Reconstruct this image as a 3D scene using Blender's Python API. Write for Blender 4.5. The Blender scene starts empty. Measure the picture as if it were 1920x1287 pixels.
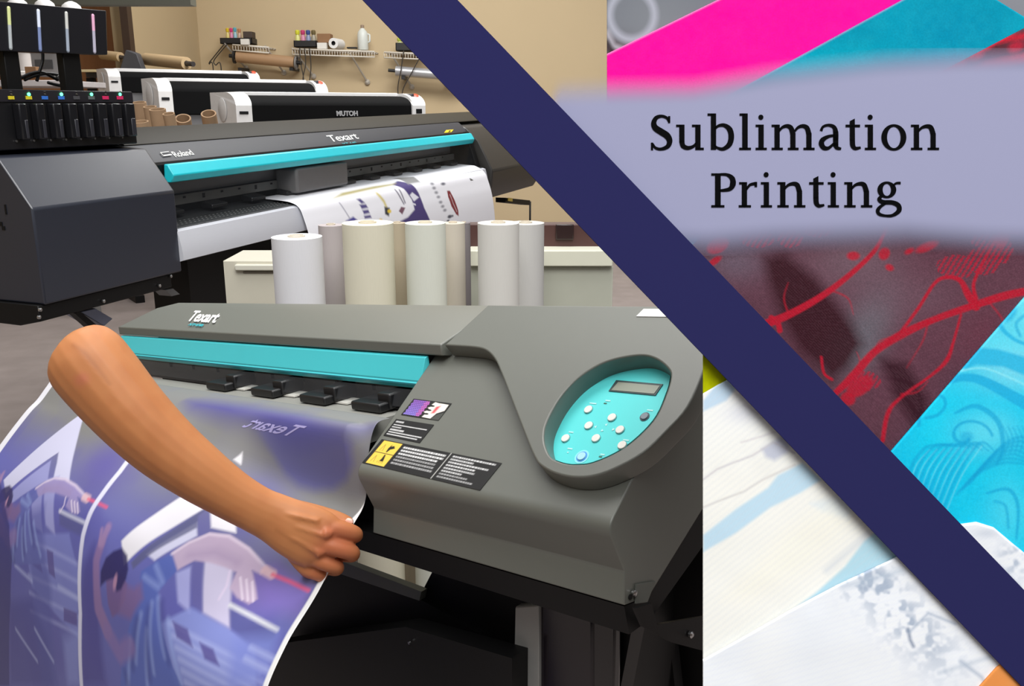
import bpy, bmesh, math, random
import numpy as np
from mathutils import Vector, Matrix
from mathutils.geometry import tessellate_polygon
random.seed(7)
rng = np.random.default_rng(7)
SC = bpy.context.scene
COL = SC.collection
# ------------------------------------------------------------------ camera
F = 1700.0
CAM = Vector((0, 0, 1.5))
PIT = math.atan(443.5 / F)
cp, sp = math.cos(PIT), math.sin(PIT)
cd = bpy.data.cameras.new('camera')
cam = bpy.data.objects.new('camera', cd)
COL.objects.link(cam)
cam.location = CAM
cam.rotation_euler = (math.pi / 2 - PIT, 0, 0)
cd.sensor_width = 36
cd.lens = 36 * F / 1920
cd.clip_start = 0.02
SC.camera = cam
FWD = Vector((0, cp, -sp)); UPV = Vector((0, sp, cp)); RGT = Vector((1, 0, 0))

# sight lines of the calibrated photograph, used to read positions off it
def ray(x, y):
    return RGT * ((x - 960) / F) + UPV * ((643.5 - y) / F) + FWD
def at_y(x, y, Y):
    d = ray(x, y); return CAM + d * (Y / d.y)
def at_d(x, y, dep):
    return CAM + ray(x, y) * dep
def on_plane(x, y, p0, n):
    d = ray(x, y); return CAM + d * ((p0 - CAM).dot(n) / d.dot(n))
def depth(P): return (P - CAM).dot(FWD)

# ------------------------------------------------------------------ materials
def lin(c):
    return tuple(((v / 255) / 12.92 if v / 255 <= .04045 else ((v / 255 + .055) / 1.055) ** 2.4) for v in c)
MATS = {}
def mat(name, rgb, rough=.5, metal=0., spec=.5, var=.06, scale=30, bump=0., emit=0., alpha=1., coat=0., stretch=None):
    if name in MATS: return MATS[name]
    m = bpy.data.materials.new(name); m.use_nodes = True
    nt = m.node_tree; b = nt.nodes['Principled BSDF']
    L = lin(rgb)
    tc = nt.nodes.new('ShaderNodeTexCoord'); nz = nt.nodes.new('ShaderNodeTexNoise')
    nz.inputs['Scale'].default_value = scale; nz.inputs['Detail'].default_value = 4
    if stretch:
        mp = nt.nodes.new('ShaderNodeMapping'); mp.inputs['Scale'].default_value = stretch
        nt.links.new(tc.outputs['Object'], mp.inputs['Vector']); nt.links.new(mp.outputs['Vector'], nz.inputs['Vector'])
    else:
        nt.links.new(tc.outputs['Object'], nz.inputs['Vector'])
    mx = nt.nodes.new('ShaderNodeMix'); mx.data_type = 'RGBA'
    mx.inputs[6].default_value = tuple(min(1, v * (1 - var)) for v in L) + (1,)
    mx.inputs[7].default_value = tuple(min(1, v * (1 + var)) for v in L) + (1,)
    nt.links.new(nz.outputs['Fac'], mx.inputs[0]); nt.links.new(mx.outputs[2], b.inputs['Base Color'])
    b.inputs['Roughness'].default_value = rough; b.inputs['Metallic'].default_value = metal
    b.inputs['Specular IOR Level'].default_value = spec
    b.inputs['Coat Weight'].default_value = coat
    if emit:
        b.inputs['Emission Color'].default_value = L + (1,); b.inputs['Emission Strength'].default_value = emit
    if alpha < 1: b.inputs['Alpha'].default_value = alpha
    if bump:
        bp = nt.nodes.new('ShaderNodeBump'); bp.inputs['Strength'].default_value = bump; bp.inputs['Distance'].default_value = .002
        nt.links.new(nz.outputs['Fac'], bp.inputs['Height']); nt.links.new(bp.outputs['Normal'], b.inputs['Normal'])
    MATS[name] = m
    return m
def printed(name, rough=.8, spec=.2, weave=0., ang=0., wscale=900., noise=0.0, nscale=700., sheen=0.):
    """dye printed into the cloth or paper: colour attribute 'Col' + woven bump"""
    if name in MATS: return MATS[name]
    m = bpy.data.materials.new(name); m.use_nodes = True
    nt = m.node_tree; b = nt.nodes['Principled BSDF']
    at = nt.nodes.new('ShaderNodeAttribute'); at.attribute_name = 'Col'
    src = at.outputs['Color']
    tc = nt.nodes.new('ShaderNodeTexCoord'); mp = nt.nodes.new('ShaderNodeMapping')
    mp.inputs['Rotation'].default_value = (0, PIT, ang)
    nt.links.new(tc.outputs['Object'], mp.inputs['Vector'])
    if noise:
        nz = nt.nodes.new('ShaderNodeTexNoise'); nz.inputs['Scale'].default_value = nscale
        nt.links.new(mp.outputs['Vector'], nz.inputs['Vector'])
        mr = nt.nodes.new('ShaderNodeMapRange'); mr.inputs[1].default_value = .3; mr.inputs[2].default_value = .7
        mr.inputs[3].default_value = 1 - noise; mr.inputs[4].default_value = 1 + noise
        nt.links.new(nz.outputs['Fac'], mr.inputs[0])
        mu = nt.nodes.new('ShaderNodeVectorMath'); mu.operation = 'SCALE'
        nt.links.new(src, mu.inputs[0]); nt.links.new(mr.outputs[0], mu.inputs['Scale']); src = mu.outputs[0]
    nt.links.new(src, b.inputs['Base Color'])
    if weave:
        wv = nt.nodes.new('ShaderNodeTexWave'); wv.inputs['Scale'].default_value = wscale; wv.inputs['Distortion'].default_value = .5
        nt.links.new(mp.outputs['Vector'], wv.inputs['Vector'])
        bp = nt.nodes.new('ShaderNodeBump'); bp.inputs['Strength'].default_value = weave; bp.inputs['Distance'].default_value = .0005
        nt.links.new(wv.outputs['Fac'], bp.inputs['Height']); nt.links.new(bp.outputs['Normal'], b.inputs['Normal'])
    b.inputs['Roughness'].default_value = rough; b.inputs['Specular IOR Level'].default_value = spec
    b.inputs['Sheen Weight'].default_value = sheen
    MATS[name] = m
    return m

# ------------------------------------------------------------------ objects
ORG = {}
def tag(o, label=None, cat=None, group=None, kind=None):
    if label: o['label'] = label
    if cat: o['category'] = cat
    if group: o['group'] = group
    if kind: o['kind'] = kind
    return o
def thing(name, label, cat, loc, group=None):
    o = bpy.data.objects.new(name, None); COL.objects.link(o)
    o.empty_display_size = .05
    o.location = loc; ORG[o.name] = Vector(loc)
    return tag(o, label, cat, group)
def finish(name, me, m, parent=None, smooth=False, bevel=0., seg=2, label=None, angle=.6):
    """mesh in world coordinates -> one linked object"""
    if parent is not None:
        org = ORG[parent.name]
    else:
        n = len(me.vertices); co = np.empty(n * 3); me.vertices.foreach_get('co', co); co = co.reshape(-1, 3)
        org = Vector(((co[:, 0].min() + co[:, 0].max()) / 2, (co[:, 1].min() + co[:, 1].max()) / 2, co[:, 2].min()))
    me.transform(Matrix.Translation(-org))
    if m is not None and not len(me.materials):
        for x in (m if isinstance(m, (list, tuple)) else [m]): me.materials.append(x)
    o = bpy.data.objects.new(name, me); COL.objects.link(o)
    if parent is not None: o.parent = parent
    else: o.location = org
    ORG[o.name] = org
    if smooth:
        me.polygons.foreach_set('use_smooth', [True] * len(me.polygons))
        if smooth != 'all':
            try: me.set_sharp_from_angle(angle=angle)
            except Exception: pass
    if bevel:
        md = o.modifiers.new('bevel', 'BEVEL'); md.width = bevel; md.segments = seg; md.limit_method = 'ANGLE'; md.angle_limit = .5
        md.harden_normals = False
        me.polygons.foreach_set('use_smooth', [True] * len(me.polygons))
        try: me.set_sharp_from_angle(angle=.5)
        except Exception: pass
    if label: o['label'] = label
    me.update()
    return o
class MB:
    def __init__(s): s.v = []; s.f = []
    def add(s, vs, fs):
        k = len(s.v); s.v += [tuple(x) for x in vs]; s.f += [tuple(i + k for i in f) for f in fs]; return s
    def hexa(s, b4, t4):
        return s.add(list(b4) + list(t4), [(3, 2, 1, 0), (4, 5, 6, 7), (0, 1, 5, 4), (1, 2, 6, 5), (2, 3, 7, 6), (3, 0, 4, 7)])
    def box(s, lo, hi, fr=lambda x, y, z: Vector((x, y, z))):
        (x0, y0, z0), (x1, y1, z1) = lo, hi
        return s.hexa([fr(x0, y0, z0), fr(x1, y0, z0), fr(x1, y1, z0), fr(x0, y1, z0)], [fr(x0, y0, z1), fr(x1, y0, z1), fr(x1, y1, z1), fr(x0, y1, z1)])
    def prism(s, poly, off):
        """poly: list of 3-D points, off: vector or list of far points"""
        far = [Vector(p) + off for p in poly] if isinstance(off, Vector) else off
        n = len(poly); tri = tessellate_polygon([[Vector(p) for p in poly]])
        fs = [tuple(t) for t in tri] + [tuple(i + n for i in reversed(t)) for t in tri]
        fs += [(i, (i + 1) % n, (i + 1) % n + n, i + n) for i in range(n)]
        return s.add(list(poly) + list(far), fs)
    def tube(s, pts, r, n=10, cap=True, hollow=0.):
        pts = [Vector(p) for p in pts]; m = len(pts)
        rs = r if isinstance(r, (list, tuple)) else [r] * m
        vs = []; fs = []; t0 = (pts[1] - pts[0]).normalized()
        a = t0.orthogonal().normalized()
        for i, p in enumerate(pts):
            t = (pts[min(i + 1, m - 1)] - pts[max(i - 1, 0)]).normalized()
            a = (a - t * a.dot(t)).normalized(); b = t.cross(a)
            for k in range(n):
                w = 2 * math.pi * k / n; vs.append(p + (a * math.cos(w) + b * math.sin(w)) * rs[i])
        for i in range(m - 1):
            for k in range(n):
                fs.append((i * n + k, i * n + (k + 1) % n, (i + 1) * n + (k + 1) % n, (i + 1) * n + k))
        if cap: fs += [tuple(reversed(range(n))), tuple(range((m - 1) * n, m * n))]
        return s.add(vs, fs)
    def pipe(s, p0, p1, ro, ri, n=24):
        p0, p1 = Vector(p0), Vector(p1); t = (p1 - p0).normalized(); a = t.orthogonal().normalized(); b = t.cross(a)
        ring = lambda p, r: [p + (a * math.cos(2 * math.pi * k / n) + b * math.sin(2 * math.pi * k / n)) * r for k in range(n)]
        vs = ring(p0, ro) + ring(p1, ro) + ring(p1, ri) + ring(p0, ri); fs = []
        for j in range(4):
            for k in range(n):
                fs.append((j * n + k, j * n + (k + 1) % n, ((j + 1) % 4) * n + (k + 1) % n, ((j + 1) % 4) * n + k))
        return s.add(vs, fs)
    def lathe(s, c, prof, ax=Vector((0, 0, 1)), n=20):
        a = ax.orthogonal().normalized(); b = ax.cross(a); vs = []; fs = []; m = len(prof)
        for r, h in prof:
            for k in range(n):
                w = 2 * math.pi * k / n; vs.append(Vector(c) + ax * h + (a * math.cos(w) + b * math.sin(w)) * r)
        for i in range(m - 1):
            for k in range(n): fs.append((i * n + k, i * n + (k + 1) % n, (i + 1) * n + (k + 1) % n, (i + 1) * n + k))
        fs += [tuple(reversed(range(n))), tuple(range((m - 1) * n, m * n))]
        return s.add(vs, fs)
    def mesh(s, name='m'):
        me = bpy.data.meshes.new(name); me.from_pydata([tuple(x) for x in s.v], [], s.f)
        bm = bmesh.new(); bm.from_mesh(me); bmesh.ops.recalc_face_normals(bm, faces=bm.faces); bm.to_mesh(me); bm.free()
        return me
    def build(s, name, m, parent=None, **k): return finish(name, s.mesh(name), m, parent, **k)
def struct(o, name=None): o['kind'] = 'structure'; return o
def plate(name, loops, frame, depth_, bev, m, parent=None, **k):
    """flat plate with holes: 2-D loops, frame 4x4 (x, y in the plane, z out), rounded rim"""
    cu = bpy.data.curves.new(name, 'CURVE'); cu.dimensions = '2D'; cu.fill_mode = 'BOTH'
    for lp in loops:
        sp_ = cu.splines.new('POLY'); sp_.points.add(len(lp) - 1); sp_.use_cyclic_u = True
        for i, p in enumerate(lp): sp_.points[i].co = (p[0], p[1], 0, 1)
    cu.extrude = max(depth_ / 2 - bev, 1e-5); cu.bevel_depth = bev; cu.bevel_resolution = 3
    if bev: cu.offset = -bev
    ob = bpy.data.objects.new('tmp', cu); COL.objects.link(ob)
    dg = bpy.context.evaluated_depsgraph_get(); me = bpy.data.meshes.new_from_object(ob.evaluated_get(dg))
    bpy.data.objects.remove(ob); me.materials.clear()
    me.transform(frame @ Matrix.Translation((0, 0, depth_ / 2)))
    return finish(name, me, m, parent, smooth=True, angle=.5, **k)
def text_mesh(txt, size, frame, shear=0., ext=.0004, mirror=False, bold=0., spacing=1.):
    cu = bpy.data.curves.new('t', 'FONT'); cu.body = txt; cu.size = size; cu.extrude = ext; cu.shear = shear
    cu.align_x = 'CENTER'; cu.align_y = 'CENTER'; cu.offset = bold; cu.space_character = spacing
    ob = bpy.data.objects.new('tmp', cu); COL.objects.link(ob)
    dg = bpy.context.evaluated_depsgraph_get(); me = bpy.data.meshes.new_from_object(ob.evaluated_get(dg))
    bpy.data.objects.remove(ob); me.materials.clear()
    if mirror: me.transform(Matrix.Scale(-1, 4, (1, 0, 0))); me.flip_normals()
    if frame is not None: me.transform(frame)
    return me
def frame(o, x, y):
    x = Vector(x).normalized(); y = Vector(y); y = (y - x * y.dot(x)).normalized(); z = x.cross(y)
    M = Matrix.Identity(4)
    for i, c in enumerate((x, y, z, Vector(o))):
        for j in range(3): M[j][i] = c[j]
    return M
def smooth_pts(P, n=8, closed=False):
    P = [np.array(p, float) for p in P]; out = []; m = len(P)
    for i in range(m if closed else m - 1):
        g = lambda k: P[k % m] if closed else P[min(max(k, 0), m - 1)]
        a, b, c, d = g(i - 1), g(i), g(i + 1), g(i + 2)
        for k in range(n):
            t = k / n
            out.append(.5 * (2 * b + (c - a) * t + (2 * a - 5 * b + 4 * c - d) * t * t + (3 * b - a - 3 * c + d) * t ** 3))
    if not closed: out.append(P[-1])
    return out
# ------------------------------------------------------------------ print painting in pattern coordinates
def sd_poly(X, Y, poly):
    P = np.array(poly, float); d = np.full(X.shape, 1e18); s = np.zeros(X.shape, bool); n = len(P)
    for i in range(n):
        a, b = P[i], P[(i + 1) % n]; e = b - a; wx, wy = X - a[0], Y - a[1]
        t = np.clip((wx * e[0] + wy * e[1]) / (e @ e + 1e-12), 0, 1)
        d = np.minimum(d, (wx - e[0] * t) ** 2 + (wy - e[1] * t) ** 2)
        c = ((a[1] > Y) != (b[1] > Y)) & (X < (b[0] - a[0]) * (Y - a[1]) / (b[1] - a[1] + 1e-12) + a[0])
        s ^= c
    d = np.sqrt(d); return np.where(s, -d, d)
def sd_line(X, Y, pts, w):
    P = np.array(pts, float); best = np.full(X.shape, 1e9)
    W = np.full(len(P), w, float) if np.isscalar(w) else np.array(w, float)
    for i in range(len(P) - 1):
        a, b = P[i], P[i + 1]; e = b - a; wx, wy = X - a[0], Y - a[1]
        t = np.clip((wx * e[0] + wy * e[1]) / (e @ e + 1e-12), 0, 1)
        best = np.minimum(best, np.hypot(wx - e[0] * t, wy - e[1] * t) - (W[i] + (W[i + 1] - W[i]) * t) / 2)
    return best
class Paint:
    def __init__(s, X, Y, base): s.X, s.Y = X, Y; s.C = np.tile(np.array(lin(base)), (len(X), 1))
    def mix(s, a, rgb): a = np.clip(a, 0, 1)[:, None]; s.C = s.C * (1 - a) + np.array(lin(rgb)) * a; return s
    def sd(s, d, rgb, soft=1.5, op=1.): return s.mix(np.clip(.5 - d / (2 * soft), 0, 1) * op, rgb)
    def poly(s, p, rgb, soft=1.5, op=1.): return s.sd(sd_poly(s.X, s.Y, p), rgb, soft, op)
    def line(s, p, w, rgb, soft=1.2, op=1.): return s.sd(sd_line(s.X, s.Y, p, w), rgb, soft, op)
    def curve(s, p, w, rgb, soft=1.2, op=1.):
        P = smooth_pts(p, 6); W = w if np.isscalar(w) else np.interp(np.linspace(0, len(w) - 1, len(P)), np.arange(len(w)), w)
        return s.line(P, W, rgb, soft, op)
    def blob(s, c, rx, ry, rgb, op=1., ang=0.):
        ca, sa = math.cos(ang), math.sin(ang); dx, dy = s.X - c[0], s.Y - c[1]
        u, v = (dx * ca + dy * sa) / rx, (-dx * sa + dy * ca) / ry
        return s.mix(np.exp(-(u * u + v * v)) * op, rgb)
    def ell(s, c, rx, ry, rgb, soft=1.5, op=1., ang=0.):
        ca, sa = math.cos(ang), math.sin(ang); dx, dy = s.X - c[0], s.Y - c[1]
        u, v = (dx * ca + dy * sa) / rx, (-dx * sa + dy * ca) / ry
        return s.sd((np.hypot(u, v) - 1) * min(rx, ry), rgb, soft, op)
def vnoise(X, Y, sc, seed=0):
    r = np.random.default_rng(seed); G = r.random((64, 64)); x, y = X / sc, Y / sc
    x0, y0 = np.floor(x).astype(int), np.floor(y).astype(int); fx, fy = x - x0, y - y0
    fx, fy = fx * fx * (3 - 2 * fx), fy * fy * (3 - 2 * fy); g = lambda a, b: G[a % 64, b % 64]
    return (g(x0, y0) * (1 - fx) + g(x0 + 1, y0) * fx) * (1 - fy) + (g(x0, y0 + 1) * (1 - fx) + g(x0 + 1, y0 + 1) * fx) * fy
def grid_mesh(name, V, nu, nv, C=None):
    """V: (nu*nv,3) array, u slow"""
    me = bpy.data.meshes.new(name)
    idx = np.arange(nu * nv).reshape(nu, nv)
    q = np.stack([idx[:-1, :-1], idx[1:, :-1], idx[1:, 1:], idx[:-1, 1:]], -1).reshape(-1, 4)
    me.from_pydata([tuple(v) for v in V], [], q.tolist())
    if C is not None: set_col(me, C)
    return me
def set_col(me, C):
    a = me.color_attributes.new('Col', 'FLOAT_COLOR', 'POINT')
    a.data.foreach_set('color', np.concatenate([np.clip(C, 0, .93), np.ones((len(C), 1))], 1).astype(np.float32).ravel())
def solid(o, t, off=-1.):
    md = o.modifiers.new('thickness', 'SOLIDIFY'); md.thickness = t; md.offset = off; return o

# common materials
BLACK = mat('black_plastic', (20, 20, 22), .42)
BLACKM = mat('black_painted_metal', (9, 9, 10), .5, spec=.3)
WHITE = mat('white_plastic', (225, 225, 222), .4)
STEEL = mat('steel', (190, 190, 190), .3, 1.)
ALU = mat('brushed_aluminium', (205, 208, 214), .42, .55, stretch=(2, 2, 120))
CARD = mat('cardboard', (166, 138, 110), .85, spec=.1)
TEAL = mat('teal_plastic', (38, 200, 214), .35)
LWHITE = mat('white_lettering', (232, 232, 230), .6)

# ================================================================== SETTING
WY = 10.4
TAN = mat('tan_wall_paint', (198, 178, 144), .85, spec=.15, var=.03, scale=2)
cornerX = at_y(375, 100, WY).x
struct(MB().box((cornerX, WY, 0), (6.5, WY + .12, 4.6)).build('wall_back', TAN))
Yend = cornerX / ray(240, 100).x * ray(240, 100).y
TAN2 = mat('tan_wall_paint_shaded_side', (188, 168, 134), .85, spec=.15, var=.03, scale=2)  # same tan darkened: the side walls' shade is put into the colour
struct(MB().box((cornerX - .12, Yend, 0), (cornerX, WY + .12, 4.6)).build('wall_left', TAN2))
WOOD = mat('brown_wood_panel', (150, 100, 58), .6, var=.25, scale=3, stretch=(8, 8, .6))
struct(MB().box((-6.6, 9.0, 0), (cornerX - .12, 9.1, 4.6)).build('wall_far_left', WOOD))
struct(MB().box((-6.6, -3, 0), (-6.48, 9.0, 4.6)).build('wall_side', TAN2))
m_floor = mat('grey_concrete', (142, 132, 128), .75, spec=.25, var=.22, scale=6, bump=.2)
struct(MB().box((-6.6, -3, -.1), (6.5, WY + .12, 0)).build('floor', m_floor))
a, b = at_y(-60, -14, 6.6), at_y(357, 3, 6.6)
struct(MB().box((a.x, 6.6, at_y(240, 9, 6.6).z), (b.x, 6.72, 4.6)).build('trim_1', mat('grey_green_beam', (84, 84, 74), .6)))
pt = at_y(240.5, 50, Yend - .05)
struct(MB().box((pt.x - .035, Yend - .12, 0), (pt.x + .03, Yend - .02, 4.6)).build('trim_2', mat('dark_brown_post', (62, 44, 32), .6)))

# ================================================================== BACK WALL SHELVES
def W(x, y, off=0.): return at_y(x, y, WY - off)
WIRE = mat('white_coated_wire', (222, 216, 204), .5)
def wire_shelf(x0, x1, y0, y1, bx, label):
    """bracketed wire shelf: pixel span of its front rail, bracket positions"""
    A, B = W(x0, y0, .3), W(x1, y1, .3)
    r = thing('wire_shelf', label, 'shelf', (A + B) / 2 + Vector((0, .3, 0)), 'white wire shelves on the tan wall')
    mb = MB(); up = Vector((0, 0, -.055))
    mb.tube([A, B], .009, 6); mb.tube([A + up, B + up], .007, 6)
    bk = Vector((0, .29, 0)); mb.tube([A + bk, B + bk], .008, 6)
    mb.tube([(A + B * 1) / 2 - (B - A) / 2 + bk * .5, (A + B) / 2 + (B - A) / 2 + bk * .5], .006, 6)
    mb.build('shelf_rail', WIRE, r, smooth='all')
    n = int((B - A).length / .028); wb = MB()
    for i in range(n + 1):
        p = A.lerp(B, i / n); wb.tube([p + up, p, p + bk], .0035, 5)
    wb.build('wire_deck', WIRE, r, smooth='all')
    for (px0, py0, px1, py1) in bx:
        p, q = W(px0, py0, .29), W(px1, py1, .012)
        k = MB().tube([p, q], .011, 8); k.lathe(q, [(.0, -.0), (.03, 0), (.03, .012), (.01, .03)], Vector((0, -1, 0)), 12)
        k.build('shelf_bracket', mat('grey_bracket', (190, 184, 174), .45, .3), r, smooth=True)
    return r
wire_shelf(436, 504, 84, 89, [(421, 82, 461, 128), (497, 86, 532, 136)], 'short white wire shelf with black ink tray, leftmost on the tan wall')
wire_shelf(548, 702, 92, 97, [(548, 90, 588, 143), (656, 100, 689, 154)], 'long white wire shelf holding a paper roll and a jug')
wire_shelf(720, 860, 98, 104, [(731, 97, 772, 163)], 'white wire shelf partly hidden behind the navy diagonal board')
def bottle(x, y0, y1, rpx, rgb, label, off=.17, grp='ink bottles on the wire shelves'):
    p = W(x, y1, off); s = depth(p) / F; h = (y1 - y0) * s; r = rpx * s
    t = thing('ink_bottle', label, 'bottle', p, grp)
    MB().lathe(p, [(r * .9, 0), (r, h * .05), (r, h * .55), (r * .55, h * .72), (r * .5, h * .76)]).build('bottle_body', mat('bottle_%02x%02x%02x' % rgb, tuple(int(v * .55 + 105) for v in rgb), .35, alpha=.92), t, smooth=True)
    MB().lathe(p, [(r * .75, h * .72), (r * .9, h * .78), (r * .9, h * .95), (r * .6, h)]).build('bottle_cap', mat('cap_%02x%02x%02x' % rgb, rgb, .4), t, smooth=True)
    return t
def wtray(x0, y0, x1, y1, label):
    a, b = W(x0, y1, .28), W(x1, y0, .28); w = .006; g = MB(); Y0, Y1 = WY - .28, WY - .08
    g.box((a.x, Y0, a.z), (b.x, Y1, a.z + w)); g.box((a.x, Y0, a.z), (b.x, Y0 + w, b.z)); g.box((a.x, Y1 - w, a.z), (b.x, Y1, b.z)); g.box((a.x, Y0, a.z), (a.x + w, Y1, b.z)); g.box((b.x - w, Y0, a.z), (b.x, Y1, b.z))
    return tag(g.build('ink_tray', mat('black_tray', (28, 27, 28), .5)), label, 'tray', 'black trays on the wire shelves')
def wbox(name, x0, y0, x1, y1, o0, o1, m, label, cat, bev=.004, parent=None):
    a, b = W(x0, y1, o0), W(x1, y0, o0)
    mb = MB().box((a.x, WY - o0, a.z), (b.x, WY - o1, b.z))
    return tag(mb.build(name, m, parent, bevel=bev), label, cat)
KBOX = mat('black_tray', (28, 27, 28), .5)
wtray(413, 71, 472, 82, 'black ink tray under the coloured bottles on the short shelf')
bottle(428, 54, 80, 3.4, (220, 190, 40), 'yellow ink bottle at the left end of the short shelf')
bottle(435, 54, 80, 3.4, (214, 60, 120), 'magenta ink bottle beside the yellow one on the short shelf')
bottle(442, 53, 80, 3.4, (90, 170, 190), 'pale blue ink bottle on the short shelf')
bottle(450, 55, 80, 3.4, (190, 130, 90), 'orange-brown ink bottle on the short shelf')
wbox('carton', 456, 59, 472, 71, .24, .1, mat('dark_carton', (70, 58, 50), .7), 'small dark carton at the end of the bottle row', 'box')
wbox('paper_box', 451, 73, 466, 84, .33, .285, mat('white_card', (225, 222, 215), .7), 'small white box at the front edge of the short shelf', 'box')
wtray(551, 76, 593, 88, 'black ink tray under four bottles on the long shelf')
for x, c, n in [(559, (214, 214, 60), 'yellow-green'), (569, (196, 60, 110), 'magenta'), (579, (60, 80, 140), 'dark blue'), (589, (110, 96, 60), 'olive black')]:
    bottle(x, 58, 86.6, 4.6, c, n + ' ink bottle in the tray on the long shelf', .18 if n != 'x' else .2)
wbox('carton', 595, 63, 619, 80, .2, .05, mat('brown_carton', (140, 104, 72), .8), 'brown cardboard carton behind the white paper roll', 'box')
wbox('paper_box', 594.5, 80, 612, 92, .27, .2, mat('white_card', (225, 222, 215), .7), 'flat white box between ink tray and paper roll', 'box')
p = W(625, 81, .28); s_ = depth(p) / F
t = thing('paper_roll', 'white paper roll with black core lying on the long shelf', 'paper roll', p - Vector((0, 0, 10 * s_)))
MB().pipe(p, p + Vector((.04, .2, 0)), 9.5 * s_, 4.2 * s_).build('paper', mat('white_paper', (232, 232, 230), .8), t, smooth=True)
MB().pipe(p + Vector((0, .004, 0)), p + Vector((.03, .19, 0)), 4.3 * s_, 3.2 * s_).build('core', KBOX, t, smooth=True)
MB().tube([p + Vector((0, .03, 0)), p + Vector((.03, .18, 0))], 3.2 * s_, 16).build('core_plug', KBOX, t, smooth=True)
p = W(681, 94, .17); s_ = depth(p) / F; h = 44 * s_
t = thing('solvent_jug', 'tall translucent white jug standing at the right of the long shelf', 'jug', p)
MB().lathe(p, [(9 * s_, 0), (10 * s_, h * .04), (10 * s_, h * .6), (8.5 * s_, h * .74), (4 * s_, h * .86), (3 * s_, h * .9)]).build('jug_body', mat('milky_plastic', (214, 218, 212), .4), t, smooth=True)
MB().lathe(p, [(3.4 * s_, h * .88), (3.4 * s_, h * 1.0), (2.5 * s_, h * 1.02)]).build('cap', mat('tan_cap', (150, 130, 110), .5), t, smooth=True)
MB().tube([p + Vector((8 * s_, 0, h * .66)), p + Vector((13 * s_, 0, h * .62)), p + Vector((13 * s_, 0, h * .35)), p + Vector((9 * s_, 0, h * .3))], 1.8 * s_, 8).build('handle', mat('milky_plastic', (214, 218, 212), .4), t, smooth='all')
wbox('scraper', 650, 88, 668, 91, .22, .14, KBOX, 'flat black scraper lying beside the white jug', 'tool')
wtray(742, 80, 790, 95, 'black ink tray cut off by the navy diagonal board')
bottle(750, 72, 93.6, 5.6, (190, 200, 80), 'yellow-green ink bottle beside the navy board on the right shelf', .18)
bottle(762, 76, 93.6, 5.6, (150, 90, 120), 'mauve ink bottle half hidden by the navy board', .18)
# media rolls on the wall
def wallroll(x0, y0, x1, y1, rpx, m, label, flange=None):
    A, B = W(x0, y0, .25), W(x1, y1, .25); s_ = depth(A) / F; r = rpx * s_
    t = thing('media_roll', label, 'media roll', (A + B) / 2 - Vector((0, 0, r)))
    MB().pipe(A, B, r, r * .35).build('roll', m, t, smooth=True)
    ax = (B - A).normalized()
    MB().tube([A - ax * .08, B + ax * .08], r * .34, 12).build('spindle', KBOX, t, smooth=True)
    if flange:
        for P, d_ in ((A, -1), (B, 1)):
            c = MB(); c.pipe(P + ax * d_ * .012, P + ax * d_ * .03, r * 1.25, r * .95)
            for k in range(8):
                w = k * math.pi / 4; a_ = Vector((0, 0, 1)); b_ = ax.cross(a_)
                v_ = a_ * math.cos(w) + b_ * math.sin(w)
                c.tube([P + ax * d_ * .02 + v_ * r * .3, P + ax * d_ * .02 + v_ * r], r * .06, 6)
            c.build('flange', KBOX if d_ < 0 else mat('grey_flange', (120, 118, 116), .5), t, smooth=True)
        for x in (x0 + 8, x1 - 4):
            q = W(x, y1 + 12, .25)
            MB().box((q.x - .02, WY - .3, q.z - .02), (q.x + .02, WY, q.z + .01)).build('cradle', KBOX, t)
    else:
        for f in (.12, .8):
            q = A.lerp(B, f); MB().box((q.x - .02, WY - .3, q.z - r - .03), (q.x + .02, WY, q.z - r + .002)).build('cradle', KBOX, t)
    return t
wallroll(444, 106, 552, 117, 10.5, mat('brown_transfer_paper', (168, 134, 100), .45, var=.18, stretch=(3, 40, 40)), 'brown paper roll with round grey flange hung under the short shelf', True)
wallroll(742, 133, 862, 143, 9, mat('silver_film', (180, 180, 182), .3, .4), 'silver grey film roll hung on the wall beside the navy board')
# ink hoses
def hose(pts, label, off=.1, r=.006):
    P = smooth_pts([W(x, y, off) for x, y in pts], 8)
    return tag(MB().tube([Vector(q) for q in P], r, 6).build('ink_hose', mat('hose_black', (52, 46, 40), .5), smooth='all'), label, 'hose', 'thin hoses hanging below the shelves')
hose([(421, 82), (400, 108), (392, 120), (400, 133), (401, 300), (400, 452)], 'outer thin dark hose looping left of the short shelf', .3)
hose([(426, 83), (402, 112), (404, 122), (415, 133), (413, 300), (412, 452)], 'inner thin dark hose crossing left of the short shelf', .3)
hose([(562, 90), (563, 115), (569, 145), (570, 175), (572, 300), (570, 452)], 'left hose of the three dropping from the long shelf', .31)
hose([(571, 90), (573, 120), (568, 150), (574, 178), (578, 300), (577, 452)], 'middle hose of the three dropping from the long shelf', .31)
hose([(580, 90), (583, 125), (580, 160), (584, 180), (585, 300), (584, 452)], 'right hose of the three dropping from the long shelf', .31)
hose([(757, 95), (752, 130), (746, 165), (748, 200), (747, 300), (748, 450)], 'thin hose hanging left on the shelf by the navy board', .33)
hose([(787, 108), (770, 140), (755, 170), (756, 200), (757, 300), (757, 458)], 'thin hose slanting down beside the navy board', .33)

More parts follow.
